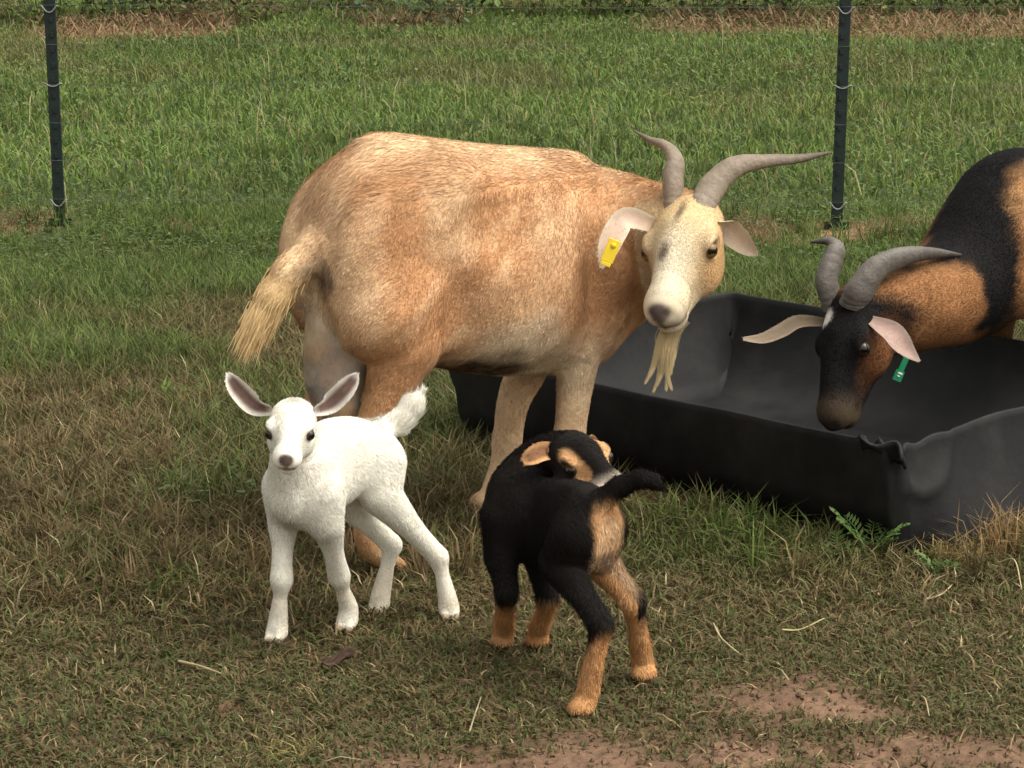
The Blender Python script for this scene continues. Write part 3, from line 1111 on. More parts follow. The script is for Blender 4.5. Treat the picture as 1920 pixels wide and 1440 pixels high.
def blob_paint(P, base, blobs, warp=.02, wscale=14, seed=0):
    """Patches of coat colour: blobs of (centre, radii, colour, softness, strength)."""
    W = P + warp * (np.stack([fbm(P, wscale, seed + 1, 2), fbm(P, wscale, seed + 2, 2), fbm(P, wscale, seed + 3, 2)], 1) - .5) * 2
    c = np.array(base) if np.ndim(base) == 2 else np.tile(np.asarray(base, float), (len(P), 1))
    for cen, r, col, soft, st in blobs:
        q = np.linalg.norm((W - np.asarray(cen)) / np.asarray(r), axis=1)
        w = (1 - sstep(1 - soft, 1 + soft, q)) * st
        c = c * (1 - w[:, None]) + np.asarray(col) * w[:, None]
    return c


def head_axes(nose, face):
    """Columns: nose direction, animal's left, face normal."""
    x = unit(nose)
    z = np.asarray(face, float)
    z = unit(z - x * (z @ x))
    return np.column_stack([x, np.cross(z, x), z])


def goat_head(B, O, R, k=1.0, kid=False):
    """Head blended into the body. O poll, R axes, k scale (1 = 0.25 m from poll to nose)."""
    p = lambda x, y, z: O + R @ (V3(x, y, z) * k)
    E = lambda c, r, kk=.02, cut=False: B.ell(p(*c), np.array(r) * k, R, kk * k, cut)
    C = lambda a, b, ra, rb, kk=.02: B.cone(p(*a), p(*b), ra * k, rb * k, kk * k)
    if not kid:
        E((.012, 0, -.045), (.075, .060, .060))
        E((.065, 0, -.038), (.062, .064, .045))
        C((.05, 0, -.048), (.185, 0, -.050), .054, .031)
        C((.06, 0, -.010), (.205, 0, -.030), .030, .022)
        for s_ in (-1, 1):
            E((.066, .034 * s_, -.084), (.060, .028, .046))
            E((.070, .058 * s_, -.022), (.026, .014, .014), .014)
            E((.205, .016 * s_, -.052), (.034, .021, .028))
        C((.05, 0, -.105), (.185, 0, -.082), .038, .026)
        E((.218, 0, -.044), (.032, .028, .028))
        E((.205, 0, -.086), (.030, .026, .018), .012)
        for s_ in (-1, 1):
            E((.247, .019 * s_, -.036), (.010, .010, .006), .006, True)
            E((.084, .072 * s_, -.034), (.020, .014, .013), .010, True)
        # the cleft between the lips
        for s_ in (-1, 1):
            B.cone(p(.238, .006 * s_, -.074), p(.176, .038 * s_, -.076), .0035 * k, .0025 * k, .005 * k, True)
    else:
        E((.015, 0, -.062), (.082, .073, .066))
        E((.085, 0, -.050), (.060, .070, .055))
        C((.06, 0, -.055), (.175, 0, -.070), .054, .032)
        C((.08, 0, -.018), (.190, 0, -.045), .036, .028)
        for s_ in (-1, 1):
            E((.075, .040 * s_, -.092), (.060, .032, .046))
            E((.092, .060 * s_, -.026), (.030, .016, .014), .014)
            E((.195, .019 * s_, -.072), (.032, .027, .030))
        C((.05, 0, -.115), (.175, 0, -.100), .044, .032)
        E((.212, 0, -.062), (.030, .034, .030))
        E((.196, 0, -.108), (.026, .028, .018), .012)
        for s_ in (-1, 1):
            E((.240, .020 * s_, -.052), (.010, .011, .007), .006, True)
            E((.112, .070 * s_, -.048), (.020, .014, .017), .010, True)
            B.cone(p(.232, .006 * s_, -.092), p(.172, .042 * s_, -.096), .004 * k, .003 * k, .006 * k, True)
    return p


def eyes(parent, p, R, k, kid, iris):
    for s_ in (1, -1):
        c = p(.083, .0555 * s_, -.033) if not kid else p(.108, .058 * s_, -.047)
        r = (.0165 if not kid else .018) * k
        V, q, t = ball(c, r, 20, 14, R)
        out = R @ V3(.6, s_ * .75, .15)
        loc = (V - c) / r
        ahead = loc @ unit(out)
        up_ = loc @ R[:, 2] * .4 + loc @ unit(np.cross(unit(out), V3(0, 0, 1)))
        col = np.tile(V3(*iris), (len(V), 1))
        pupil = (ahead > .72) & (np.abs(loc[:, 2]) < .30)
        col[pupil] = .004
        col[ahead < .55] = V3(.05, .035, .025)
        mesh_obj("eye", V, [q, t], M_EYE, parent, cols=col)


def ear(parent, pts, widths, face, outer, inner, cup=.35, thick=.004, furlen=.006, nfur=900, comb=None):
    """Leaf-shaped cupped ear along pts; face is the direction its hollow looks to."""
    n, m = 22, 13
    q = catmull(np.column_stack([np.array(pts, float), np.array(widths, float)]), n)
    c, w = q[:, :3], q[:, 3]
    T = np.gradient(c, axis=0)
    T /= np.linalg.norm(T, axis=1)[:, None]
    f = np.asarray(face, float)[None] - T * (T @ np.asarray(face, float))[:, None]
    f /= np.linalg.norm(f, axis=1)[:, None]
    s = np.cross(T, f)
    v = np.linspace(-1, 1, m)
    front, back = [], []
    for k in range(n):
        sh = c[k] + np.outer(v * w[k], s[k]) + np.outer(cup * w[k] * (v ** 2 - .35), f[k])
        edge = np.sqrt(np.clip(1 - v ** 2, 0, 1))
        front.append(sh + np.outer(thick * .5 * edge, f[k]))
        back.append(sh - np.outer(thick * .5 * edge + .0002, f[k]))
    V = np.vstack([np.array(front).reshape(-1, 3), np.array(back).reshape(-1, 3)])
    Qs = []
    off = n * m
    for k in range(n - 1):
        for j_ in range(m - 1):
            a, b = k * m + j_, (k + 1) * m + j_
            Qs.append((a, b, b + 1, a + 1))
            Qs.append((off + a, off + a + 1, off + b + 1, off + b))
    Qs = np.array(Qs)
    fn = np.cross(V[Qs[0, 2]] - V[Qs[0, 0]], V[Qs[0, 3]] - V[Qs[0, 1]])
    if fn @ f[0] < 0:
        Qs = Qs[:, ::-1]
    vv = np.tile(v, n)
    kk = np.repeat(np.linspace(0, 1, n), m)
    inw = (1 - sstep(.35, .85, np.abs(vv))) * sstep(1.0, .75, kk) * sstep(-.05, .1, kk)
    ci = np.asarray(outer) * (1 - inw[:, None]) + np.asarray(inner) * inw[:, None]
    cols = np.vstack([ci, np.tile(np.asarray(outer, float), (n * m, 1))])
    o = mesh_obj("ear", V, Qs, M_SKIN, parent, cols=cols)
    if nfur:
        N, A = vert_normals(V, Qs)
        tip_dir = unit(np.array(pts[-1]) - np.array(pts[0]))
        Vb, Fb, Cb = fur_strands(V, Qs, N, A, nfur, lambda P, nn: cols[np.argmin(((P[:, None] - V[None, :off]) ** 2).sum(2), 1) + np.where((nn * f.mean(0)).sum(1) > 0, 0, off)], lambda P, nn: np.where((nn * f.mean(0)).sum(1) > 0, furlen * .6, furlen),
                                 lambda P, nn: np.tile(tip_dir, (len(P), 1)), .0011, .3)
        fo = mesh_obj("fur", Vb, Fb, M_FUR, o, cols=Cb, smooth=False)
        fo["kind"] = "stuff"
    return o


def horn(parent, pts, radii, flat_axis, col_base, col_tip, flat=.62, n=80):
    q = catmull(np.column_stack([np.array(pts, float), np.array(radii, float)]), n)
    u = np.linspace(0, 1, n)
    r = q[:, 3] * (1 + .026 * np.sin(u * 105 + 4 * np.sin(u * 9)) * (1 - u) * (.6 + .4 * np.sin(u * 23)) + .018 * np.sin(u * 37 + 1) * (1 - u))
    V, qq, t = tube(q[:, :3], r, 14, flat, flat_axis)
    uu = np.concatenate([np.repeat(u, 14), [0, 1]])
    w = sstep(.55, 1, uu)[:, None]
    c = np.asarray(col_base) * (1 - w) + np.asarray(col_tip) * w
    c = c * (.85 + .3 * vnoise(V, 90, 3))[:, None]
    return mesh_obj("horn", V, [qq, t], M_HORN, parent, cols=c)


def finish(root, B, colour, fur_specs, name="body"):
    V, Q = B.mesh()
    N, A = vert_normals(V, Q)
    body = mesh_obj(name, V, Q, M_SKIN, root, cols=np.clip(colour(V, N), .002, .95))
    parts = [fur_strands(V, Q, N, A, colour=colour, **sp) for sp in fur_specs]
    Vs, fs, off = [], [[], []], 0
    for v_, f_, c_ in parts:
        Vs.append(v_)
        for i_ in (0, 1):
            fs[i_].append(f_[i_] + off)
        off += len(v_)
    fo = mesh_obj("fur", np.vstack(Vs), [np.vstack(fs[0]), np.vstack(fs[1])], M_FUR, body, cols=np.vstack([p[2] for p in parts]), smooth=False)
    fo["kind"] = "stuff"
    return body


def leg(B, pts, radii, k=.02):
    B.cone(pts[0], pts[1], radii[0], radii[1], k)
    q = catmull(np.column_stack([np.array(pts[1:]), np.array(radii[1:])]), 4 * len(pts))
    B.chain(q[:, :3], q[:, 3] * .97, .006)


def hoof(B, at, fwd, k=1.0):
    """Cloven foot: two toes side by side."""
    f = unit(V3(fwd[0], fwd[1], 0))
    l = V3(-f[1], f[0], 0)
    for s_ in (-1, 1):
        a = at + l * s_ * .013 * k + V3(0, 0, .030 * k)
        b = at + l * s_ * .015 * k + f * .034 * k + V3(0, 0, .010 * k)
        B.cone(a, b, .019 * k, .012 * k, .008 * k)

# ------------------------------------------------------------------ the tan doe
def make_doe():
    f = Frame(-.28, 4.49, 38)
    root = empty("goat", f.o, f.th)
    tag(root, "large tan horned doe with a yellow ear tag and long pale beard", "goat", "goats")
    B = Flesh((-.36, -.52, -.02), (.80, .28, .88), .0060)
    #        s     top   bottom half width, widest at
    B.loft([(-.115, .660, .50, .050, .5), (-.085, .735, .47, .092, .5), (-.03, .790, .44, .125, .5), (.06, .806, .40, .150, .48), (.16, .787, .360, .175, .45), (.28, .762, .330, .190, .43),
            (.40, .748, .315, .180, .43), (.48, .737, .305, .158, .45), (.54, .715, .310, .130, .5), (.59, .665, .350, .098, .5), (.625, .590, .42, .055, .5)])
    # croup, hip bones and the ridge of the back
    B.cone((.03, 0, .785), (.50, 0, .710), .03, .035, .05)
    for sd in (-1, 1):
        B.ell((.10, .10 * sd, .70), (.09, .05, .07), None, .06)
        B.ell((-.02, .090 * sd, .585), (.105, .066, .15), None, .05)        # thigh
        B.ell((.03, .105 * sd, .50), (.095, .052, .10), None, .05)
        B.ell((.51, .095 * sd, .53), (.085, .045, .15), None, .06)          # shoulder
    # right hind leg (nearer the camera)
    st = f.pt(757, 650, -.125)
    hk = f.pt(672, 868, -.105)
    ft = f.pt(690, 1012, -.10)
    hf = V3(*f.pt(722, 1062, -.10)[:2], 0)
    mid = f.pt(716, 765, -.115)
    leg(B, [f.pt(728, 600, -.11), st, mid, hk], [.092, .064, .038, .029], .05)
    leg(B, [hk, (hk * .5 + ft * .5), ft, hf + V3(-.01, 0, .035)], [.030, .021, .024, .022], .015)
    B.ell(hk + V3(-.012, 0, .01), (.022, .016, .03), None, .015)
    hoof(B, hf + V3(-.005, 0, 0), (1, 0))
    # left hind leg
    hf = V3(.075, .095, 0)
    leg(B, [V3(-.01, .11, .56), V3(.05, .125, .44), V3(.0, .115, .35), V3(-.04, .105, .27)], [.085, .066, .042, .030], .04)
    leg(B, [V3(-.04, .105, .27), V3(.0, .10, .15), V3(.04, .096, .065), hf + V3(-.01, 0, .035)], [.030, .021, .024, .022], .015)
    hoof(B, hf + V3(-.005, 0, 0), (1, 0))
    # right foreleg
    kn = f.pt(1068, 815, -.10)
    leg(B, [V3(.515, -.11, .52), f.pt(1085, 645, -.112), f.pt(1078, 720, -.105), kn], [.080, .046, .036, .029], .04)
    leg(B, [kn, V3(kn[0], -.10, .15), V3(kn[0] - .005, -.10, .065), V3(kn[0] + .005, -.10, .035)], [.029, .020, .023, .021], .015)
    hoof(B, V3(kn[0], -.10, 0), (1, 0))
    # left foreleg, set back
    ka = f.pt(950, 830, .09)
    leg(B, [V3(.50, .10, .47), f.pt(985, 700, .09), f.pt(962, 755, .09), ka], [.070, .040, .032, .028], .04)
    hfa = f.pt(905, 975, .09)
    hfa[2] = max(hfa[2], .0)
    leg(B, [ka, (ka + f.pt(918, 938, .09)) / 2, f.pt(918, 938, .09), hfa + V3(0, 0, .03)], [.028, .019, .023, .021], .015)
    hoof(B, V3(hfa[0], .09, 0), (1, .1))
    # udder
    uc = f.pt(628, 690, -.005)
    B.ell(uc, (.060, .058, .105), None, .025)
    B.ell(uc + V3(.02, 0, .07), (.07, .06, .07), None, .03)
    for sd in (-1, 1):                                                   # hollow of the flank in front of the hip, and the groove behind the shoulder
        B.ell((.19, .205 * sd, .665), (.075, .05, .06), None, .07, True)
        B.ell((.435, .200 * sd, .50), (.022, .035, .13), None, .05, True)
        B.ell((.115, .195 * sd, .47), (.030, .045, .10), None, .05, True)
    for sd in (-1, 1):
        B.cone(uc + V3(.005, .03 * sd, -.075), uc + V3(.01, .036 * sd, -.125), .022, .010, .02)
    # tail
    tl = [f.pt(580, 470, 0), f.pt(542, 510, .005), f.pt(510, 560, .01), f.pt(480, 612, .015)]
    B.chain(tl, [.030, .026, .024, .012], .03)
    HK = 1.08
    # neck: bends round to the animal's right
    O = f.dp(1284, 388, 4.62)
    nose = f.dirv(-.27, -.79, -.55)
    face = f.dirv(-.31, -.48, .82)
    R = head_axes(nose, face)
    nk0, nk1 = V3(.50, -.01, .585), f.dp(1275, 430, 4.69)
    B.smooth_chain([nk0, V3(.575, -.055, .595), V3(.605, -.155, .60), nk1], [.132, .102, .082, .068], 9, .035)
    B.smooth_chain([V3(.52, -.01, .47), V3(.585, -.04, .48), f.dp(1262, 490, 4.70)], [.112, .080, .05], 6, .04)
    p = goat_head(B, O, R, HK)

    cream, tan, rust, pale = V3(.78, .58, .365), V3(.60, .345, .178), V3(.44, .225, .105), V3(.76, .66, .49)
    T = lambda u, v, t=-.17: f.pt(u, v, t)
    blobs = [
        # cream top line, rump and hindquarter edge
        ((.06, 0, .83), (.18, .14, .055), cream, .7, .8), ((.45, 0, .765), (.30, .10, .045), cream, .7, .9), ((-.14, .05, .66), (.10, .14, .16), cream, .6, .75),
        ((.60, 0, .74), (.10, .09, .06), cream, .6, .8),
        # darker patches on the flank, haunch and shoulder
        (T(720, 440), (.10, .12, .10), rust, .7, .75), (T(830, 540), (.13, .12, .10), rust, .7, .7), (T(905, 480), (.06, .12, .12), rust, .8, .45), (T(1000, 420), (.13, .12, .07), rust, .7, .6),
        (T(1120, 500, -.13), (.10, .12, .12), rust, .7, .65), (T(690, 640, -.14), (.07, .10, .10), rust, .7, .6), (T(740, 730, -.12), (.07, .08, .10), rust, .6, .65), (T(1080, 340, -.10), (.13, .12, .05), rust, .7, .35),
        (T(760, 330), (.12, .12, .06), tan * .85, .7, .5),
        # light streaks
        (T(860, 390), (.05, .12, .10), cream, .8, .45), (T(1050, 460), (.05, .1, .08), cream, .8, .45), (T(660, 560, -.15), (.055, .1, .10), cream, .7, .7), (T(960, 560), (.08, .1, .05), cream, .8, .35),
        (T(640, 420, -.14), (.06, .1, .10), cream, .8, .5),
        # pale belly, brisket and forelegs
        ((.30, -.08, .335), (.22, .16, .085), pale, .6, .85), (T(990, 640, -.16), (.10, .1, .05), pale, .7, .6), ((.66, -.03, .38), (.07, .07, .12), pale, .6, .7),
        ((.44, -.10, .20), (.08, .07, .20), cream * .95, .4, .75), ((.38, .09, .20), (.09, .07, .21), cream * .98, .4, .8),
        # dark underline of the belly
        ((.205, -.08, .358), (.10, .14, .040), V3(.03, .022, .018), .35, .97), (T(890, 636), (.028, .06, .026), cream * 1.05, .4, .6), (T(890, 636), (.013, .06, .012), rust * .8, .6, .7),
        # insides of the thighs, udder and the dark skin under the tail
        ((-.10, 0, .44), (.08, .06, .10), pale, .6, .8), (uc, (.085, .08, .14), V3(.46, .41, .35), .25, .95), ((-.128, -.012, .375), (.030, .040, .10), V3(.11, .105, .10), .7, .85),
        (tl[1] + V3(-.01, 0, .01), (.07, .06, .09), cream * 1.02, .5, .9), (tl[3], (.10, .08, .12), V3(.66, .48, .24), .5, .9),
        ((-.135, -.045, .580), (.030, .030, .036), V3(.07, .04, .028), .6, .85),
        # lower hind legs
        (hk, (.05, .06, .12), tan, .6, .5), ((0, 0, .02), (.3, .3, .035), V3(.50, .30, .14), .4, .8),
    ]
    hx = lambda P: (P - O) @ R / HK

    def colour(P, N):
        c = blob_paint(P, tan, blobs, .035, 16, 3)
        al, ac = (P[:, 0] + P[:, 2]) * .707, (P[:, 0] - P[:, 2]) * .707
        sw = fbm(np.stack([al * 9 + vnoise(P, 7, 4) * 2, ac * 30, P[:, 1] * 22], 1), 1.0, 8, 3)
        c = mixc(c, rust * .85, np.clip((.50 - sw) * 2.2, 0, .34))
        c = mixc(c, cream * 1.03, np.clip((sw - .52) * 2.0, 0, .22))
        c = c * (.88 + .24 * fbm(P, 70, 12, 2))[:, None]
        h = hx(P)
        hd = (np.abs(h[:, 1]) < .10) & (h[:, 0] > -.06) & (h[:, 0] < .27) & (h[:, 2] > -.16) & (h[:, 2] < .06)
        w = np.where(hd, sstep(-.06, .02, h[:, 0]) * sstep(-.17, -.10, h[:, 2]), 0)
        fc = np.tile(V3(.64, .53, .36), (len(P), 1))
        yel = V3(.72, .50, .22)

        def dab(cen, r, col, soft=.5, st=1.0):
            q = np.linalg.norm((h - np.asarray(cen)) / np.asarray(r), axis=1)
            ww = (1 - sstep(1 - soft, 1 + soft, q)) * st
            fc[:] = fc * (1 - ww[:, None]) + np.asarray(col) * ww[:, None]
        dab((.0, 0, -.02), (.07, .08, .07), yel, .7, .55)
        dab((.10, .07, -.075), (.085, .035, .06), V3(.60, .36, .15), .6, .8)
        dab((.10, -.07, -.075), (.085, .035, .06), V3(.60, .36, .15), .6, .5)
        dab((.16, 0, -.02), (.09, .03, .05), V3(.66, .60, .47), .6, .8)
        dab((.035, .004, .02), (.030, .007, .03), V3(.12, .085, .05), .7, .8)
        dab((.128, -.008, -.005), (.020, .010, .03), V3(.10, .065, .045), .6, .85)
        for s_ in (-1, 1):
            dab((.082, .068 * s_, -.034), (.025, .03, .017), V3(.10, .06, .035), .5, .85)
        dab((.235, 0, -.066), (.05, .05, .03), V3(.50, .44, .36), .5, .7)
        dab((.248, 0, -.030), (.019, .025, .019), V3(.075, .055, .05), .3, .95)
        dab((.246, 0, -.053), (.014, .006, .02), V3(.10, .08, .07), .5, .8)
        for s_ in (-1, 1):
            for q_ in np.linspace(0, 1, 6):
                dab((.240 - .06 * q_, (.004 + .037 * q_) * s_, -.075), (.012, .009, .0045), V3(.16, .11, .08), .5, .8)
        c = c * (1 - w[:, None]) + fc * w[:, None]
        return c

    def length(P, N):
        h = hx(P)
        hd = (h[:, 0] > .0) & (np.abs(h[:, 1]) < .1) & (h[:, 2] > np.where(h[:, 0] > .08, -.2, -.15)) & (h[:, 0] < .30) & (h[:, 2] < .06)
        L = np.full(len(P), .013)
        L = np.where(P[:, 2] < .30, .009, L)
        L = np.where((P[:, 2] > .70) & (P[:, 0] > -.1), .020, L)
        L = np.where(hd, .006, L)
        L = np.where(hd & (h[:, 0] > .17), .003, L)
        L = np.where(hd & (h[:, 0] > .222), .0, L)
        eye_ = np.minimum(np.linalg.norm(h - V3(.08, .066, -.034), axis=1), np.linalg.norm(h - V3(.08, -.066, -.034), axis=1))
        L = np.where(eye_ < .022, 0, L)
        ud = np.linalg.norm((P - uc) / np.array([.085, .08, .14]), axis=1) < 1.0
        return np.where(ud, .003, L)

    def comb(P, N):
        h = hx(P)
        d = np.tile(V3(-.75, 0, -.75), (len(P), 1))
        d[P[:, 2] > .72] = V3(-1, 0, -.15)
        d[P[:, 2] < .36] = V3(-.1, 0, -1)
        hd = (h[:, 0] > -.03) & (np.abs(h[:, 1]) < .1) & (h[:, 2] > -.15) & (h[:, 0] < .28) & (h[:, 2] < .06)
        d[hd] = -R[:, 0]
        return d
    body = finish(root, B, colour, [dict(n=150000, length=length, comb=comb, width=.0017, lift=.20, jitter=.28),
                                    dict(n=26000, length=lambda P, N: np.where(hx(P)[:, 0] < .17, .007, np.where(hx(P)[:, 0] < .222, .0025, 0)), comb=comb, width=.0014, lift=.22,
                                         weight=lambda P: ((hx(P)[:, 0] > -.02) & (hx(P)[:, 0] < .24) & (np.abs(hx(P)[:, 1]) < .1) & (hx(P)[:, 2] > -.14) & (np.minimum(np.linalg.norm(hx(P) - V3(.08, .066, -.034), axis=1), np.linalg.norm(hx(P) - V3(.08, -.066, -.034), axis=1)) > .022)).astype(float) + 1e-9)])
    eyes(root, p, R, HK, False, (.20, .12, .04))
    # tail tuft: long hair fanning out along the tail
    n = 9000
    q = catmull(tl, 60)
    k = rng.integers(0, 55, n)
    P0 = q[k] + rng.normal(0, .010, (n, 3))
    ax_ = unit(tl[3] - tl[1])
    d = np.tile(ax_, (n, 1)) + rng.normal(0, .10, (n, 3)) + V3(0, 0, -.10)
    d /= np.linalg.norm(d, axis=1)[:, None]
    L = (.02 + .045 * rng.random(n)) * (.7 + .5 * k / 55)
    s_ = np.cross(d, f.dirv(0, -1, .3))
    s_ /= np.linalg.norm(s_, axis=1)[:, None]
    wv = s_ * .0007
    m_ = P0 + d * (L * .55)[:, None]
    tp = P0 + d * L[:, None] + V3(0, 0, -1) * (L * .12)[:, None]
    VV = np.stack([P0 - wv, P0 + wv, m_ + wv, m_ - wv, tp], 1).reshape(-1, 3)
    kk = np.arange(n) * 5
    cc = np.repeat(mixc(np.tile(V3(.74, .56, .30), (n, 1)), V3(.55, .36, .16), rng.random(n) * .9), 5, 0)
    o = mesh_obj("tail_hair", VV, [np.stack([kk, kk + 1, kk + 2, kk + 3], 1), np.stack([kk + 3, kk + 2, kk + 4], 1)], M_FUR, body, cols=cc, smooth=False)
    o["kind"] = "stuff"
    # beard: locks that hang from the chin
    ch = p(.175, 0, -.105)
    locks = [((-4, 0), [(1236, 640), (1224, 690), (1204, 730)], .006), ((0, 0), [(1243, 650), (1238, 700), (1220, 748)], .007), ((4, 0), [(1252, 650), (1250, 700), (1264, 742)], .007),
             ((8, 0), [(1260, 640), (1254, 690), (1247, 748)], .007), ((9, 0), [(1266, 625), (1262, 665), (1257, 715)], .009), ((2, 0), [(1246, 640), (1242, 680), (1236, 715)], .012)]
    Vs = []
    for off, pp, spread in locks:
        pts = [ch + R @ V3(rng.normal(0, .01), (off[0] - 4) * .0022, 0)] + [f.dp(u, v, 4.515) for u, v in pp]
        for _ in range(130):
            jit = rng.normal(0, 1, 3) * spread * .45
            e = np.array(pts) + jit[None] * np.array([1.2, 1, .6, .15])[:, None] + rng.normal(0, .0012, (4, 3))
            ln = .65 + .35 * rng.random()
            c = catmull(e, 12)[:max(5, int(12 * ln))]
            wv = f.dirv(1, 0, 0) * np.linspace(.0007, .00015, len(c))[:, None]
            Vs.append((np.vstack([c - wv, c + wv]), np.array([(i_, len(c) + i_, len(c) + i_ + 1, i_ + 1) for i_ in range(len(c) - 1)])))
    VV, FF = join(Vs)
    cc = np.tile(V3(.72, .58, .34), (len(VV), 1)) * (.75 + .5 * vnoise(VV, 60, 2))[:, None]
    o = mesh_obj("beard", VV, FF, M_FUR, body, cols=cc, smooth=False)
    o["kind"] = "stuff"
    # horns
    hc, ht = V3(.20, .158, .115), V3(.085, .065, .048)
    fw = f.dirv(0, -1, .2)
    horn(root, [p(-.005, -.024, -.012), f.dp(1262, 340, 4.655), f.dp(1266, 300, 4.680), f.dp(1248, 274, 4.705), f.dp(1218, 262, 4.725), f.dp(1188, 245, 4.740)], [.025, .024, .021, .015, .009, .0025], f.dirv(.6, -.6, 0), hc, ht, .72)
    horn(root, [p(.0, .024, -.012), f.dp(1338, 348, 4.655), f.dp(1378, 313, 4.680), f.dp(1435, 302, 4.700), f.dp(1500, 297, 4.720), f.dp(1556, 286, 4.740)], [.028, .027, .022, .014, .009, .0025], fw, hc, ht, .70)
    # ears
    c_o, c_i = V3(.66, .56, .43), V3(.70, .50, .40)
    er = ear(root, [p(.018, -.052, -.03), f.dp(1178, 408, 4.60), f.dp(1153, 434, 4.58), f.dp(1138, 470, 4.57), f.dp(1127, 503, 4.565)], [.013, .021, .024, .020, .004], f.dirv(.2, -.95, .1), c_o, V3(.64, .48, .38), .30)
    el = ear(root, [p(.018, .055, -.03), f.dp(1365, 428, 4.620), f.dp(1385, 447, 4.615), f.dp(1405, 466, 4.610), f.dp(1420, 478, 4.610)], [.010, .026, .024, .016, .003], f.dirv(-.3, -.9, -.15), c_o, V3(.66, .54, .42), .42)
    # yellow tag in the right ear
    tc_ = [f.dp(1152, 455, 4.545), f.dp(1134, 498, 4.54)]
    ax_ = unit(tc_[1] - tc_[0])
    nm = unit(f.dirv(.2, -.97, .1))
    sx = unit(np.cross(ax_, nm))
    nm = np.cross(sx, ax_)
    e3 = [sx, ax_, nm]
    parts = [bx(tc_[0], e3, (-.0125, -.006, -.002), (.0125, .040, .002)), bx(tc_[0], e3, (-.010, .0402, -.0025), (.010, .048, .0025))]
    VV, FF = join(parts)
    tg = mesh_obj("ear_tag", VV, FF, M_TAG, root, cols=np.tile(V3(.82, .60, .035), (len(VV), 1)), smooth=False)
    b_ = tg.modifiers.new("edges", 'BEVEL')
    b_.width = .0012
    b_.segments = 2
    VV, q_, t_ = ball(tc_[0] + ax_ * .006 + nm * .002, (.006, .006, .003), 10, 6, np.column_stack(e3))
    mesh_obj("tag_button", VV, [q_, t_], M_TAG, tg, cols=np.tile(V3(.70, .50, .03), (len(VV), 1)))


make_doe()

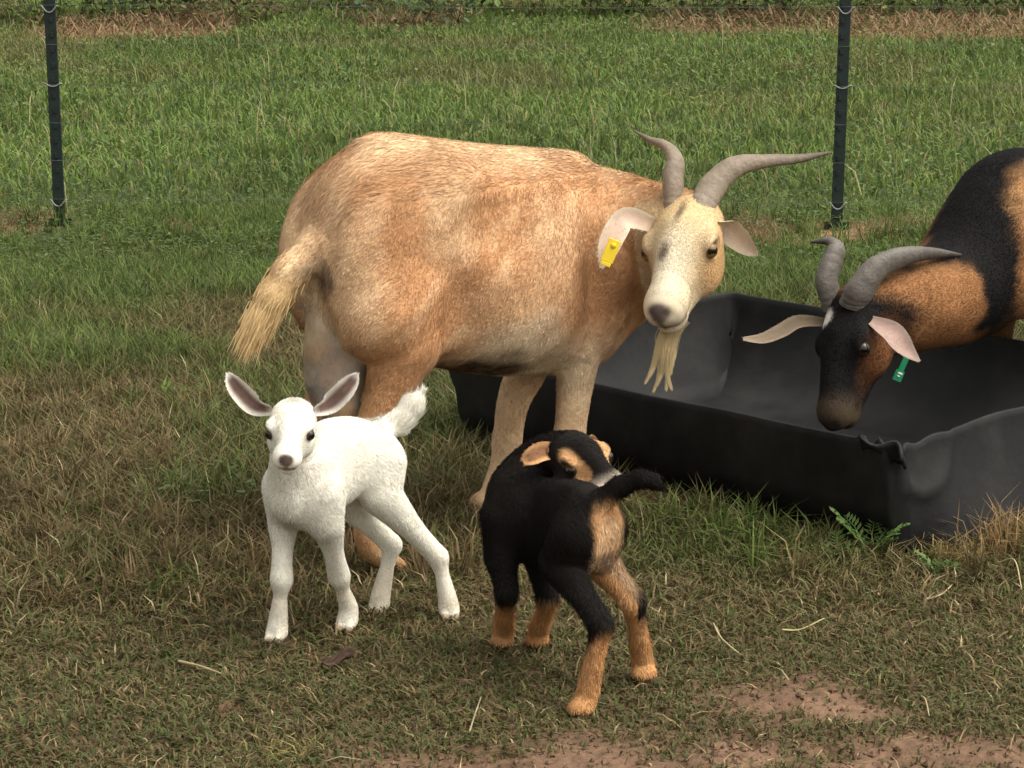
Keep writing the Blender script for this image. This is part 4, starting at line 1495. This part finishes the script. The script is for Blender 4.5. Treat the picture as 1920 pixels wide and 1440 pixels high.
# ------------------------------------------------------------------ the white kid
def make_white_kid():
    f = Frame(-.312, 4.06, 240)
    root = empty("goat_kid", f.o, f.th)
    tag(root, "small white goat kid facing the camera with wide ears and raised tail", "goat kid", "goats")
    B = Flesh((-.27, -.17, -.015), (.30, .26, .50), .0042)
    B.loft([(-.135, .325, .265, .020, .5), (-.115, .346, .250, .038, .5), (-.07, .368, .238, .052, .48), (-.01, .378, .228, .060, .45), (.05, .374, .218, .058, .45), (.09, .352, .208, .050, .48), (.122, .318, .215, .036, .5), (.142, .290, .235, .018, .5)], .02)
    g = lambda u, v: f.R @ (G(u, v) - f.o)
    for sd in (-1, 1):
        B.ell((-.085, .040 * sd, .280), (.045, .026, .062), None, .03)
        B.ell((.090, .040 * sd, .272), (.036, .022, .065), None, .03)
    hooves = []

    def fore(sd, uv, knee, elbow, ky):
        hf = g(*uv)
        el = V3(.088, .046 * sd, .215)
        kn = f.dp(*knee, ky)
        leg(B, [V3(.095, .044 * sd, .275), el, (el * .5 + kn * .5), kn], [.032, .026, .0165, .0178], .02)
        ft = hf + V3(-.004, 0, .040)
        leg(B, [kn, kn * .5 + ft * .5, ft, hf + V3(.002, 0, .018)], [.0178, .0108, .0145, .0140], .010)
        hoof(B, hf + V3(.0, 0, .002), f.dirv(-.3, -1, 0), .62)
        hooves.append(hf)
    fore(-1, (520, 1205), (528, 1088), None, 3.975)
    fore(1, (652, 1183), (636, 1082), None, 4.02)
    # left hind (image right) and right hind
    def hind(sd, uv, hock, hy, toe):
        hf = g(*uv)
        hk = f.dp(*hock, hy)
        st = V3(-.070, .054 * sd, .232)
        leg(B, [V3(-.088, .040 * sd, .285), st, (st * .45 + hk * .55), hk], [.046, .035, .020, .0170], .022)
        ft = hf * .9 + hk * .1 + V3(0, 0, .022)
        leg(B, [hk, hk * .5 + ft * .5, ft, hf + V3(0, 0, .018)], [.0170, .0115, .0150, .0138], .010)
        hoof(B, hf + V3(0, 0, .002), f.dirv(*toe), .60)
        hooves.append(hf)
    hind(1, (842, 1160), (822, 1045), 4.12, (.15, -1, 0))
    hind(-1, (712, 1150), (735, 1022), 4.16, (-.5, -1, 0))
    tl = [V3(-.112, 0, .330), f.dp(752, 792, 4.17), f.dp(771, 766, 4.18), f.dp(790, 742, 4.19)]
    B.chain(tl, [.018, .019, .019, .007], .015)
    # neck and head
    O = f.dp(549, 753, 3.925)
    R = head_axes(f.dirv(-.02, -.93, -.36), f.dirv(.02, -.36, .93))
    nk = f.dp(549, 795, 3.955)
    B.smooth_chain([V3(.085, 0, .295), V3(.108, 0, .325), nk * .55 + V3(.11, 0, .34) * .45, nk], [.050, .034, .028, .027], 8, .025)
    B.cone(V3(.118, 0, .265), f.dp(549, 845, 3.965), .034, .018, .03)
    p = goat_head(B, O, R, .55, True)
    white, warm, grey = V3(.84, .81, .71), V3(.78, .70, .56), V3(.33, .29, .25)
    blobs = [(f.dp(525, 993, 3.93), (.030, .04, .026), V3(.36, .33, .29), .6, .55), (f.dp(585, 1000, 3.95), (.03, .05, .016), V3(.42, .38, .33), .7, .5), ((-.02, 0, .21), (.09, .05, .022), V3(.66, .58, .46), .6, .5)]
    hx = lambda P: (P - O) @ R / .55

    def colour(P, N):
        c = blob_paint(P, white, blobs, .01, 30, 5)
        c = c * (.93 + .12 * fbm(P, 30, 4, 2))[:, None]
        low = sstep(.17, .03, P[:, 2]) * fbm(P, 26, 9, 2)
        c = mixc(c, V3(.62, .50, .34), np.clip(low * .7, 0, .5))
        h = hx(P)
        inh = (h[:, 0] > -.08) & (h[:, 0] < .27) & (np.abs(h[:, 1]) < .11) & (h[:, 2] > -.18) & (h[:, 2] < .07)

        def dab(cen, r, col, soft=.5, st=1.0):
            q = np.linalg.norm((h - np.asarray(cen)) / np.asarray(r), axis=1)
            w = np.where(inh, (1 - sstep(1 - soft, 1 + soft, q)) * st, 0)
            c[:] = c * (1 - w[:, None]) + np.asarray(col) * w[:, None]
        dab((-.005, .006, .005), (.026, .034, .03), V3(.30, .27, .24), .8, .75)
        for s_ in (-1, 1):
            dab((.114, .066 * s_, -.047), (.030, .022, .017), V3(.09, .06, .045), .45, .85)
            dab((.06, .05 * s_, -.005), (.03, .02, .03), warm, .8, .5)
        dab((.17, 0, -.03), (.06, .045, .03), V3(.86, .81, .70), .7, .5)
        dab((.243, 0, -.050), (.020, .030, .022), V3(.075, .052, .044), .22, .97)
        dab((.235, 0, -.078), (.02, .007, .02), V3(.2, .15, .12), .5, .8)
        for s_ in (-1, 1):
            for q_ in np.linspace(0, .8, 5):
                dab((.232 - .055 * q_, (.006 + .035 * q_) * s_, -.094), (.016, .010, .006), V3(.22, .14, .11), .5, .8)
        return np.where((P[:, 2] < .016)[:, None], V3(.34, .27, .19), c)

    def length(P, N):
        h = hx(P)
        L = np.where(P[:, 2] < .016, 0, np.where(P[:, 2] < .18, .006, .010))
        inh = (h[:, 0] > -.02) & (h[:, 0] < .27) & (np.abs(h[:, 1]) < .11) & (h[:, 2] > -.18) & (h[:, 2] < .07)
        L = np.where(inh, .006, L)
        L = np.where(inh & (h[:, 0] > .19), .002, L)
        L = np.where(inh & (h[:, 0] > .223), 0, L)
        e = np.minimum(np.linalg.norm(h - V3(.110, .066, -.047), axis=1), np.linalg.norm(h - V3(.110, -.066, -.047), axis=1))
        L = np.where(e < .030, 0, L)
        tail = (P[:, 0] < -.10) & (P[:, 2] > .335)
        return np.where(tail, .022, L)

    def comb(P, N):
        h = hx(P)
        d = np.tile(V3(-.7, 0, -.7), (len(P), 1))
        d[P[:, 2] < .2] = V3(0, 0, -1)
        inh = (h[:, 0] > -.02) & (h[:, 0] < .27) & (np.abs(h[:, 1]) < .11) & (h[:, 2] > -.18) & (h[:, 2] < .07)
        d[inh] = -R[:, 0]
        d[(P[:, 0] < -.10) & (P[:, 2] > .335)] = unit(V3(-.4, 0, .8))
        return d
    finish(root, B, colour, [dict(n=85000, length=length, comb=comb, width=.0011, lift=.17, jitter=.16)])
    eyes(root, p, R, .55, True, (.03, .02, .014))
    co, ci = V3(.82, .78, .70), V3(.20, .13, .11)
    ear(root, [p(.005, -.066, -.030), f.dp(478, 760, 3.94), f.dp(452, 735, 3.935), f.dp(436, 715, 3.93), f.dp(427, 699, 3.93)], [.009, .017, .0175, .013, .003], f.dirv(.30, -.9, -.25), co, ci, .45, .003, .005, 1400)
    ear(root, [p(.005, .066, -.030), f.dp(618, 757, 3.945), f.dp(643, 734, 3.94), f.dp(660, 714, 3.94), f.dp(670, 700, 3.94)], [.009, .017, .0175, .013, .003], f.dirv(-.30, -.9, -.25), co, ci, .45, .003, .005, 1400)


make_white_kid()


# ------------------------------------------------------------------ the black and tan kid
def make_black_kid():
    f = Frame(.075, 3.79, 130)
    root = empty("goat_kid", f.o, f.th)
    tag(root, "small black goat kid with tan legs turning its head back over its back", "goat kid", "goats")
    B = Flesh((-.32, -.24, -.015), (.30, .17, .46), .0042)
    B.loft([(-.120, .330, .255, .020, .5, .012), (-.100, .346, .230, .031, .5, .006), (-.055, .350, .208, .041, .47, -.001), (0, .342, .190, .044, .45, -.012), (.05, .332, .182, .040, .45, -.018), (.10, .328, .180, .038, .48, -.018), (.14, .312, .20, .032, .5, -.018), (.165, .29, .23, .020, .5, -.012)], .02)
    g = lambda u, v: f.R @ (G(u, v) - f.o)
    for sd in (-1, 1):
        B.ell((-.078, .008 + .025 * sd, .265), (.042, .022, .066), None, .025)
        B.ell((.100, -.010 + .028 * sd, .260), (.034, .020, .058), None, .025)

    def hind(sd, uv, hock, ht, toe, fet):
        hf = g(*uv)
        hk = f.pt(*hock, ht)
        st = V3(-.055, .006 + .038 * sd, .225)
        leg(B, [V3(-.085, .008 + .030 * sd, .275), st, (st * .45 + hk * .55), hk], [.040, .034, .021, .0175], .022)
        ft = f.dp(*fet, (hf[0] * 0 + (f.R.T @ hf + f.o)[1]) + .012)
        leg(B, [hk, hk * .5 + ft * .5, ft, hf + V3(0, 0, .018)], [.018, .0140, .0160, .0145], .010)
        hoof(B, hf + V3(0, 0, .002), f.dirv(*toe), .64)
        return hk
    h1 = hind(1, (1088, 1350), (1128, 1172), .070, (-.45, .9, 0), (1100, 1305))
    h2 = hind(-1, (1208, 1285), (1188, 1130), -.050, (-.3, 1, 0), (1204, 1240))

    def fore(sd, uv, knee, kt):
        hf = g(*uv)
        el = V3(.105, -.004 + .038 * sd, .20)
        kn = f.pt(*knee, kt)
        leg(B, [V3(.11, -.006 + .036 * sd, .26), el, el * .5 + kn * .5, kn], [.034, .028, .020, .0170], .02)
        ft = hf + V3(-.003, 0, .040)
        leg(B, [kn, kn * .5 + ft * .5, ft, hf + V3(0, 0, .018)], [.0170, .0135, .0155, .0145], .010)
        hoof(B, hf + V3(0, 0, .002), f.dirv(-.5, .85, 0), .62)
    fore(1, (942, 1222), (950, 1112), .04)
    fore(-1, (1008, 1222), (1028, 1125), -.03)
    tl = [V3(-.105, .01, .325), f.dp(1164, 910, 3.70), f.dp(1198, 897, 3.69), f.dp(1224, 901, 3.685), f.dp(1242, 916, 3.68)]
    B.chain(tl, [.017, .014, .012, .010, .004], .014)
    # neck folded back to the right, head resting over the back
    O = f.dp(1066, 814, 3.86)
    R = head_axes(f.dirv(.50, -.84, -.20), f.dirv(-.10, -.25, .95))
    B.smooth_chain([V3(.100, -.012, .268), V3(.135, -.040, .292), V3(.135, -.075, .325), f.dp(1050, 846, 3.895)], [.056, .044, .035, .032], 10, .025)
    p = goat_head(B, O, R, .585, True)
    black, tan, ora = V3(.0105, .0085, .0075), V3(.62, .36, .17), V3(.50, .25, .095)
    pal = V3(.60, .47, .32)
    hx = lambda P: (P - O) @ R / .585
    blobs = [
        (f.pt(1132, 975, 0), (.075, .034, .036), tan, .35, 1), (f.pt(1130, 1020, 0), (.07, .030, .055), V3(.66, .45, .26), .4, 1), (f.pt(1140, 1045, -.02), (.04, .04, .02), V3(.20, .17, .14), .6, .6),
        # inner side of the right hind leg
        (f.pt(1150, 1080, -.035), (.05, .024, .06), V3(.40, .26, .15), .5, .9),
    ]

    def colour(P, N):
        c = blob_paint(P, black, blobs, .008, 40, 9)
        wz = P[:, 2] + .022 * (fbm(P, 50, 2, 2) - .5)
        # tan stockings, a little higher on the backs of the hocks and up the inside of the far hind leg
        hindp = P[:, 0] < -.02
        lim = np.where(hindp, np.where(P[:, 1] > 0, .128, .120), .112)
        front_dark = np.where(hindp & (P[:, 1] > 0), -.018 * np.clip(N[:, 0] * 1.5, -1, 1), 0)
        inner = np.where(hindp & (P[:, 1] < 0), sstep(.15, .75, N[:, 1]) * .11, 0)
        w = 1 - sstep(lim + front_dark + inner - .014, lim + front_dark + inner + .014, wz)
        stock = mixc(np.tile(ora, (len(P), 1)), tan, fbm(P, 30, 6, 2))
        c = c * (1 - w[:, None]) + stock * w[:, None]
        h = hx(P)
        inh = (h[:, 0] > -.09) & (h[:, 0] < .27) & (np.abs(h[:, 1]) < .12) & (h[:, 2] > -.2) & (h[:, 2] < .08)

        def dab(cen, r, col, soft=.5, st=1.0):
            q = np.linalg.norm((h - np.asarray(cen)) / np.asarray(r), axis=1)
            ww = np.where(inh, (1 - sstep(1 - soft, 1 + soft, q)) * st, 0)
            c[:] = c * (1 - ww[:, None]) + np.asarray(col) * ww[:, None]
        for s_ in (-1, 1):
            for q_ in np.linspace(0, 1, 6):
                dab((.06 + .10 * q_, (.058 - .016 * q_) * s_, -.012 - .035 * q_), (.022, .016, .03), tan, .45, .9)
        dab((.218, 0, -.080), (.045, .060, .045), V3(.66, .56, .44), .35, .97)
        dab((.240, 0, -.048), (.022, .026, .018), V3(.05, .035, .03), .35, .9)
        dab((.232, 0, -.094), (.03, .03, .006), V3(.10, .07, .05), .5, .8)
        return np.where((P[:, 2] < .018)[:, None], V3(.12, .075, .045), c)

    def length(P, N):
        h = hx(P)
        L = np.full(len(P), .012)
        L = np.where(P[:, 2] < .13, .013, L)
        L = np.where(P[:, 2] < .045, .008, L)
        L = np.where(P[:, 2] < .018, 0, L)
        inh = (h[:, 0] > -.02) & (h[:, 0] < .27) & (np.abs(h[:, 1]) < .11) & (h[:, 2] > -.18) & (h[:, 2] < .07)
        L = np.where(inh, .006, L)
        L = np.where(inh & (h[:, 0] > .225), 0, L)
        e = np.minimum(np.linalg.norm(h - V3(.110, .066, -.047), axis=1), np.linalg.norm(h - V3(.110, -.066, -.047), axis=1))
        L = np.where(e < .028, 0, L)
        return np.where((P[:, 0] < -.14) & (P[:, 2] > .33), .014, L)

    def comb(P, N):
        h = hx(P)
        d = np.tile(V3(-.7, 0, -.7), (len(P), 1))
        d[P[:, 2] < .2] = V3(-.15, 0, -1)
        inh = (h[:, 0] > -.02) & (h[:, 0] < .27) & (np.abs(h[:, 1]) < .11) & (h[:, 2] > -.18) & (h[:, 2] < .07)
        d[inh] = -R[:, 0]
        d[(P[:, 0] < -.14) & (P[:, 2] > .33)] = unit(V3(-1, 0, -.1))
        return d
    finish(root, B, colour, [dict(n=60000, length=length, comb=comb, width=.0012, lift=.30, jitter=.3)])
    eyes(root, p, R, .585, True, (.03, .018, .010))
    ear(root, [p(.0, -.060, -.040), f.dp(1034, 846, 3.86), f.dp(1014, 848, 3.84), f.dp(996, 857, 3.83), f.dp(981, 866, 3.83)], [.008, .014, .016, .014, .005], f.dirv(.1, -.85, .35), tan, V3(.25, .13, .07), .5, .003, .006, 1400)
    ear(root, [p(.0, .060, -.040), p(-.035, .085, -.075), p(-.06, .10, -.12), p(-.08, .105, -.17)], [.008, .014, .015, .003], f.dirv(.5, -.8, .1), tan * .8, V3(.25, .13, .07), .4, .003, .005, 1000)


make_black_kid()


# ------------------------------------------------------------------ the black and tan goat feeding at the trough
def make_feeding_goat():
    f = Frame(1.2, 5.55, 221)
    root = empty("goat", f.o, f.th)
    tag(root, "black and tan horned goat with its head down in the trough", "goat", "goats")
    B = Flesh((-.86, -.26, -.02), (.86, .34, .72), .0072)
    B.loft([(-.80, .56, .44, .04, .5), (-.76, .62, .40, .09, .5), (-.66, .655, .34, .135, .5), (-.5, .648, .29, .165, .45), (-.32, .640, .27, .175, .43), (-.14, .645, .265, .160, .45), (0, .650, .27, .135, .5),
            (.10, .605, .29, .105, .5), (.16, .55, .34, .06, .5)])
    for sd in (-1, 1):
        B.ell((.0, .09 * sd, .47), (.09, .045, .14), None, .06)
        B.ell((-.66, .085 * sd, .50), (.105, .06, .14), None, .05)
        x = .0 + .03 * sd
        leg(B, [V3(.0, .10 * sd, .44), V3(-.02 + x, .10 * sd, .33), V3(x, .095 * sd, .20)], [.075, .052, .034], .04)
        leg(B, [V3(x, .095 * sd, .20), V3(x, .095 * sd, .12), V3(x, .095 * sd, .055), V3(x + .01, .095 * sd, .03)], [.034, .022, .024, .022], .015)
        hoof(B, V3(x + .005, .095 * sd, 0), (1, 0))
        x = -.70 - .03 * sd
        leg(B, [V3(-.66, .10 * sd, .45), V3(-.61, .115 * sd, .36), V3(x - .03, .10 * sd, .23)], [.085, .062, .030], .04)
        leg(B, [V3(x - .03, .10 * sd, .23), V3(x, .10 * sd, .13), V3(x + .01, .10 * sd, .055), V3(x + .025, .10 * sd, .03)], [.030, .021, .024, .022], .015)
        hoof(B, V3(x + .02, .10 * sd, 0), (1, 0))
    B.chain([V3(-.78, 0, .59), V3(-.86, 0, .60)], [.03, .016], .03)
    O = f.dp(1576, 575, 5.19)
    mz = f.dp(1528, 790, 5.08)
    R = head_axes(mz - O, f.dirv(-.80, -.52, .25))
    nk1 = f.dp(1620, 595, 5.24)
    B.smooth_chain([V3(.03, 0, .50), f.pt(1810, 530, 0), f.pt(1715, 570, 0), nk1], [.165, .120, .092, .074], 10, .04)
    p = goat_head(B, O, R, 1.08)
    black, tan, dk = V3(.011, .010, .010), V3(.32, .155, .066), V3(.16, .072, .03)
    T = lambda u, v, t=.12: f.pt(u, v, t)
    blobs = [
        # black cape over the withers and down the shoulder
        ((.13, 0, .63), (.20, .3, .085), black, .2, 1), ((.30, 0, .59), (.18, .3, .100), black, .2, 1), ((.42, 0, .53), (.16, .3, .080), black, .25, 1), (T(1825, 400, .08), (.14, .22, .12), black, .25, 1), (T(1760, 415, .03), (.14, .16, .060), black, .3, 1), (T(1690, 468, .02), (.10, .10, .042), black, .35, 1), (T(1640, 500, .0), (.06, .08, .04), black, .4, .9),
        (T(1868, 520, .12), (.060, .10, .15), black, .25, 1), (T(1880, 620, .1), (.05, .10, .09), black, .4, .8),
        # tan flank behind the cape
        (T(1962, 400, .12), (.10, .14, .10), V3(.46, .25, .11), .25, .95), (T(1955, 520, .12), (.09, .14, .2), tan, .25, 1),
        # darker throat
        (T(1650, 660, .05), (.07, .07, .05), dk, .6, .7),
    ]
    hx = lambda P: (P - O) @ R / 1.08

    def colour(P, N):
        base = np.tile(tan, (len(P), 1)) * (.75 + .5 * fbm(P, 20, 3, 2))[:, None]
        c = blob_paint(P, base, blobs, .03, 20, 13)
        wk = sstep(.60, .64, P[:, 2] + .03 * (fbm(P, 12, 8, 2) - .5)) * (P[:, 0] < -.1)
        c = c * (1 - wk[:, None]) + black * wk[:, None]
        lowleg = 1 - sstep(.20, .26, P[:, 2])
        c = c * (1 - lowleg[:, None] * .8) + black * 2 * lowleg[:, None] * .8
        h = hx(P)
        w = sstep(-.06, -.01, h[:, 0]) * (h[:, 0] < .3) * (np.abs(h[:, 1]) < .11) * sstep(-.16, -.10, h[:, 2]) * (h[:, 2] < .07)
        fc = np.tile(black, (len(P), 1))

        def dab(cen, r, col, soft=.5, st=1.0):
            q = np.linalg.norm((h - np.asarray(cen)) / np.asarray(r), axis=1)
            ww = (1 - sstep(1 - soft, 1 + soft, q)) * st
            fc[:] = fc * (1 - ww[:, None]) + np.asarray(col) * ww[:, None]
        for s_ in (-1, 1):
            dab((.11, .07 * s_, -.085), (.10, .035, .045), V3(.20, .085, .035), .5, .9)
            dab((.055, .07 * s_, -.045), (.022, .02, .014), V3(.10, .05, .03), .6, .7)
        dab((.03, -.018, .015), (.020, .016, .03), V3(.75, .72, .66), .35, .95)
        dab((.225, 0, -.06), (.045, .06, .06), V3(.10, .070, .042), .6, .75)
        dab((.250, 0, -.036), (.018, .028, .02), V3(.03, .025, .022), .4, .9)
        return c * (1 - w[:, None]) + fc * w[:, None]

    def length(P, N):
        h = hx(P)
        hd = (h[:, 0] > .0) & (np.abs(h[:, 1]) < .1) & (h[:, 2] > -.15) & (h[:, 0] < .28) & (h[:, 2] < .06)
        L = np.full(len(P), .013)
        L = np.where((P[:, 0] > .1) & (P[:, 2] > .45), .015, L)
        L = np.where(hd, .008, L)
        L = np.where(hd & (h[:, 0] > .2), .003, L)
        e = np.minimum(np.linalg.norm(h - V3(.08, .066, -.034), axis=1), np.linalg.norm(h - V3(.08, -.066, -.034), axis=1))
        return np.where(e < .022, 0, L)

    def comb(P, N):
        h = hx(P)
        d = np.tile(V3(-.8, 0, -.5), (len(P), 1))
        d[P[:, 2] < .3] = V3(-.1, 0, -1)
        d[(P[:, 0] > .12)] = V3(-.7, 0, .3)
        hd = (h[:, 0] > -.03) & (np.abs(h[:, 1]) < .1) & (h[:, 2] > -.15) & (h[:, 0] < .28) & (h[:, 2] < .06)
        d[hd] = -R[:, 0]
        return d
    finish(root, B, colour, [dict(n=100000, length=length, comb=comb, width=.0018, lift=.2, jitter=.25, weight=lambda P: np.where(P[:, 0] > -.3, 1.0, .25))])
    eyes(root, p, R, 1.08, False, (.035, .022, .012))
    hc, ht = V3(.115, .102, .088), V3(.065, .057, .050)
    horn(root, [p(-.005, .026, -.010), f.dp(1612, 545, 5.165), f.dp(1645, 503, 5.18), f.dp(1695, 481, 5.21), f.dp(1750, 475, 5.25), f.dp(1802, 478, 5.29)], [.036, .037, .031, .023, .013, .003], f.dirv(.5, -.8, .2), hc, ht, .72)
    horn(root, [p(-.005, -.034, -.015), f.dp(1550, 528, 5.23), f.dp(1562, 486, 5.25), f.dp(1568, 464, 5.265), f.dp(1552, 452, 5.28), f.dp(1520, 454, 5.29)], [.030, .029, .027, .023, .014, .003], f.dirv(.7, -.7, 0), hc, ht, .72)
    c_o = V3(.37, .28, .24)
    ear(root, [p(.02, .058, -.035), f.dp(1668, 620, 5.11), f.dp(1686, 640, 5.095), f.dp(1704, 660, 5.09), f.dp(1724, 678, 5.085)], [.011, .024, .025, .016, .003], f.dirv(.3, -.85, .2), c_o, V3(.42, .29, .25), .35)
    ear(root, [p(.02, -.058, -.035), f.dp(1500, 604, 5.24), f.dp(1465, 622, 5.23), f.dp(1430, 636, 5.22), f.dp(1393, 636, 5.21)], [.010, .017, .018, .014, .005], f.dirv(-.1, -.7, .7), V3(.27, .21, .15), V3(.22, .17, .12), .4)
    # green tag hanging from the near ear
    a0, a1 = f.dp(1698, 674, 5.075), f.dp(1680, 715, 5.07)
    ax_ = unit(a1 - a0)
    nm = unit(f.dirv(.5, -.85, .1))
    sx = unit(np.cross(ax_, nm))
    e3 = [sx, ax_, np.cross(sx, ax_)]
    VV, FF = join([bx(a0, e3, (-.007, -.004, -.0015), (.007, .026, .0015)), bx(a0, e3, (-.011, .0262, -.002), (.011, .050, .002))])
    tg = mesh_obj("ear_tag", VV, FF, M_TAG, root, cols=np.tile(V3(.012, .20, .085), (len(VV), 1)), smooth=False)
    VV, FF = join([bx(a0, e3, (-.006, .030, .0023), (.006, .034, .0031)), bx(a0, e3, (-.002, .037, .0023), (.005, .040, .0031))])
    mesh_obj("tag_mark", VV, FF, M_TAG, tg, cols=np.tile(V3(.7, .7, .65), (len(VV), 1)), smooth=False)


make_feeding_goat()


# ------------------------------------------------------------------ small plants and litter one can pick out
def grass_clump(name, u, v, n, h, spread, colr, label, cat="grass clump", w=.0032, lean0=.3):
    o = G(u, v)
    x, y = rng.normal(0, spread, n), rng.normal(0, spread * .8, n)
    cols = np.tile(colr, (n, 1)) * (.6 + .75 * rng.random(n))[:, None]
    V, q, t, c = blades(x, y, np.full(n, -.004), h * (.45 + .7 * rng.random(n)), np.full(n, w) * (.7 + .6 * rng.random(n)), rng.random(n) * 2 * np.pi, np.clip(lean0 + .6 * rng.random(n), .05, 1), cols, curl=1.0)
    ob = mesh_obj(name, V, [q, t], M_GRASS, cols=c, smooth=False, loc=(o[0], o[1], ground_height(o[:1], o[1:2])[0]))
    return tag(ob, label, cat)


grass_clump("grass_clump", 340, 765, 70, .085, .022, V3(.12, .24, .04), "bright green grass clump alone in the brown pasture", w=.005)
grass_clump("grass_clump", 545, 1425, 70, .04, .028, V3(.26, .22, .08), "yellowish straw-like clump at the front edge of the turf", lean0=.5)
grass_clump("grass_clump", 1880, 1040, 170, .14, .055, V3(.34, .22, .10), "tall dry brown grass clump against the end of the trough", lean0=.25)
grass_clump("grass_clump", 1790, 1062, 150, .08, .032, V3(.30, .22, .09), "low dry grass clump below the end panel of the trough", lean0=.4)
grass_clump("grass_clump", 1210, 955, 110, .09, .035, V3(.27, .19, .09), "dry tangled clump behind the tail of the black kid", lean0=.5)
grass_clump("grass_clump", 1352, 560, 30, .10, .012, V3(.40, .36, .16), "pale upright clump standing behind the rim of the trough", lean0=.1)


def ragweed(u, v, nfr, h, label):
    o = G(u, v)
    root = empty("weed_plant", (o[0], o[1], ground_height(o[:1], o[1:2])[0]))
    tag(root, label, "weed")
    for k in range(nfr):
        a = 2 * math.pi * k / nfr + rng.normal(0, .3)
        L = h * (.7 + .5 * rng.random())
        tipv = V3(math.cos(a) * L * .8, math.sin(a) * L * .55, L * (.55 + .5 * rng.random()))
        pth = catmull([V3(0, 0, 0), tipv * .5 + V3(0, 0, L * .18), tipv], 11)
        Vs = [tube(pth, np.linspace(.0016, .0006, 11), 5)]
        d = unit(tipv)
        s = unit(np.cross(d, V3(0, 0, 1)))
        for j_ in range(3, 11):
            for sd in (-1, 1):
                ll = .30 * L * (1 - abs(j_ - 5.5) / 9)
                e = pth[j_] + s * sd * ll + d * ll * .55 + V3(0, 0, rng.normal(0, .004))
                wv = unit(np.cross(e - pth[j_], V3(0, 0, 1))) * .0035
                m_ = (pth[j_] + e) / 2
                Vs.append((np.array([pth[j_], m_ + wv, e, m_ - wv]), np.array([(0, 1, 2, 3)])))
        VV, FF = join(Vs)
        mesh_obj("leaf", VV, FF, M_LEAF, root, cols=np.tile(V3(.10, .17, .045), (len(VV), 1)) * (.75 + .5 * rng.random()), smooth=False)


ragweed(1630, 1052, 9, .085, "feathery green weed growing against the corner of the trough")
ragweed(1570, 1062, 7, .055, "low feathery weed in front of the long trough wall")
ragweed(1760, 1085, 7, .05, "small feathery weed below the trough corner")


def stick(name, pts, r, colr, label, cat):
    P = np.array([G(u, v) + V3(0, 0, z) for u, v, z in pts])
    P[:, 2] += ground_height(P[:, 0], P[:, 1])
    o = P.mean(0)
    pth = catmull(P - o, 16)
    VV, q, t = tube(pth, np.linspace(r, r * .6, 16), 6)
    ob = mesh_obj(name, VV, [q, t], M_DRY, cols=np.tile(colr, (len(VV), 1)) * (.8 + .4 * vnoise(VV, 60, 4))[:, None], loc=o)
    return tag(ob, label, cat)


stick("twig", [(335, 1250, .012), (375, 1262, .016), (415, 1272, .012)], .0028, V3(.40, .31, .18), "pale twig lying on the turf left of the white kid", "twig")
stick("dry_stalk", [(1337, 1185, .02), (1352, 1215, .022), (1378, 1230, .014), (1395, 1236, .01)], .0018, V3(.42, .36, .20), "bent pale stalk on the turf right of the black kid", "stalk")
stick("dry_stalk", [(1465, 1190, .012), (1500, 1188, .014), (1545, 1174, .02)], .0018, V3(.42, .37, .17), "yellow stalk lying level in front of the trough", "stalk")
stick("dry_stalk", [(1738, 1135, .014), (1765, 1128, .018), (1785, 1112, .022)], .0018, V3(.45, .39, .22), "pale slanting stalk below the trough corner", "stalk")
stick("dry_stalk", [(1872, 1080, .03), (1900, 1095, .05), (1915, 1125, .02)], .0018, V3(.45, .39, .22), "arched pale stalk at the foot of the dry brown clump", "stalk")
stick("dry_stalk", [(880, 1392, .01), (890, 1370, .02), (902, 1345, .028)], .0016, V3(.34, .29, .18), "thin pale stalk by the bare earth", "stalk")
stick("dry_stalk", [(1728, 1305, .01), (1735, 1325, .02), (1742, 1345, .012)], .0017, V3(.38, .32, .2), "short whitish stalk upright on the worn turf", "stalk")

# a curled dead leaf
o = G(628, 1258)
uu, vv_ = np.meshgrid(np.linspace(-1, 1, 9), np.linspace(-1, 1, 7), indexing="ij")
wd = .014 * np.sqrt(np.clip(1 - uu ** 2, 0.02, 1))
P = np.stack([uu * .026 + .004 * vv_, vv_ * wd, .012 + .010 * vv_ ** 2 + .006 * np.sin(uu * 3) + .008 * uu + .004 * rng.normal(size=uu.shape)], 2).reshape(-1, 3)
q = np.array([(i_ * 7 + j_, (i_ + 1) * 7 + j_, (i_ + 1) * 7 + j_ + 1, i_ * 7 + j_ + 1) for i_ in range(8) for j_ in range(6)])
lf = mesh_obj("dead_leaf", P, q, M_DRY, cols=np.tile(V3(.075, .048, .035), (len(P), 1)) * (.6 + .8 * rng.random(len(P)))[:, None], loc=(o[0], o[1], ground_height(o[:1], o[1:2])[0] + .006))
lf.rotation_euler = (.3, .2, .5)
sd_ = lf.modifiers.new("thickness", 'SOLIDIFY')
sd_.thickness = .0012
tag(lf, "curled dark brown dead leaf on the turf below the white kid", "leaf")
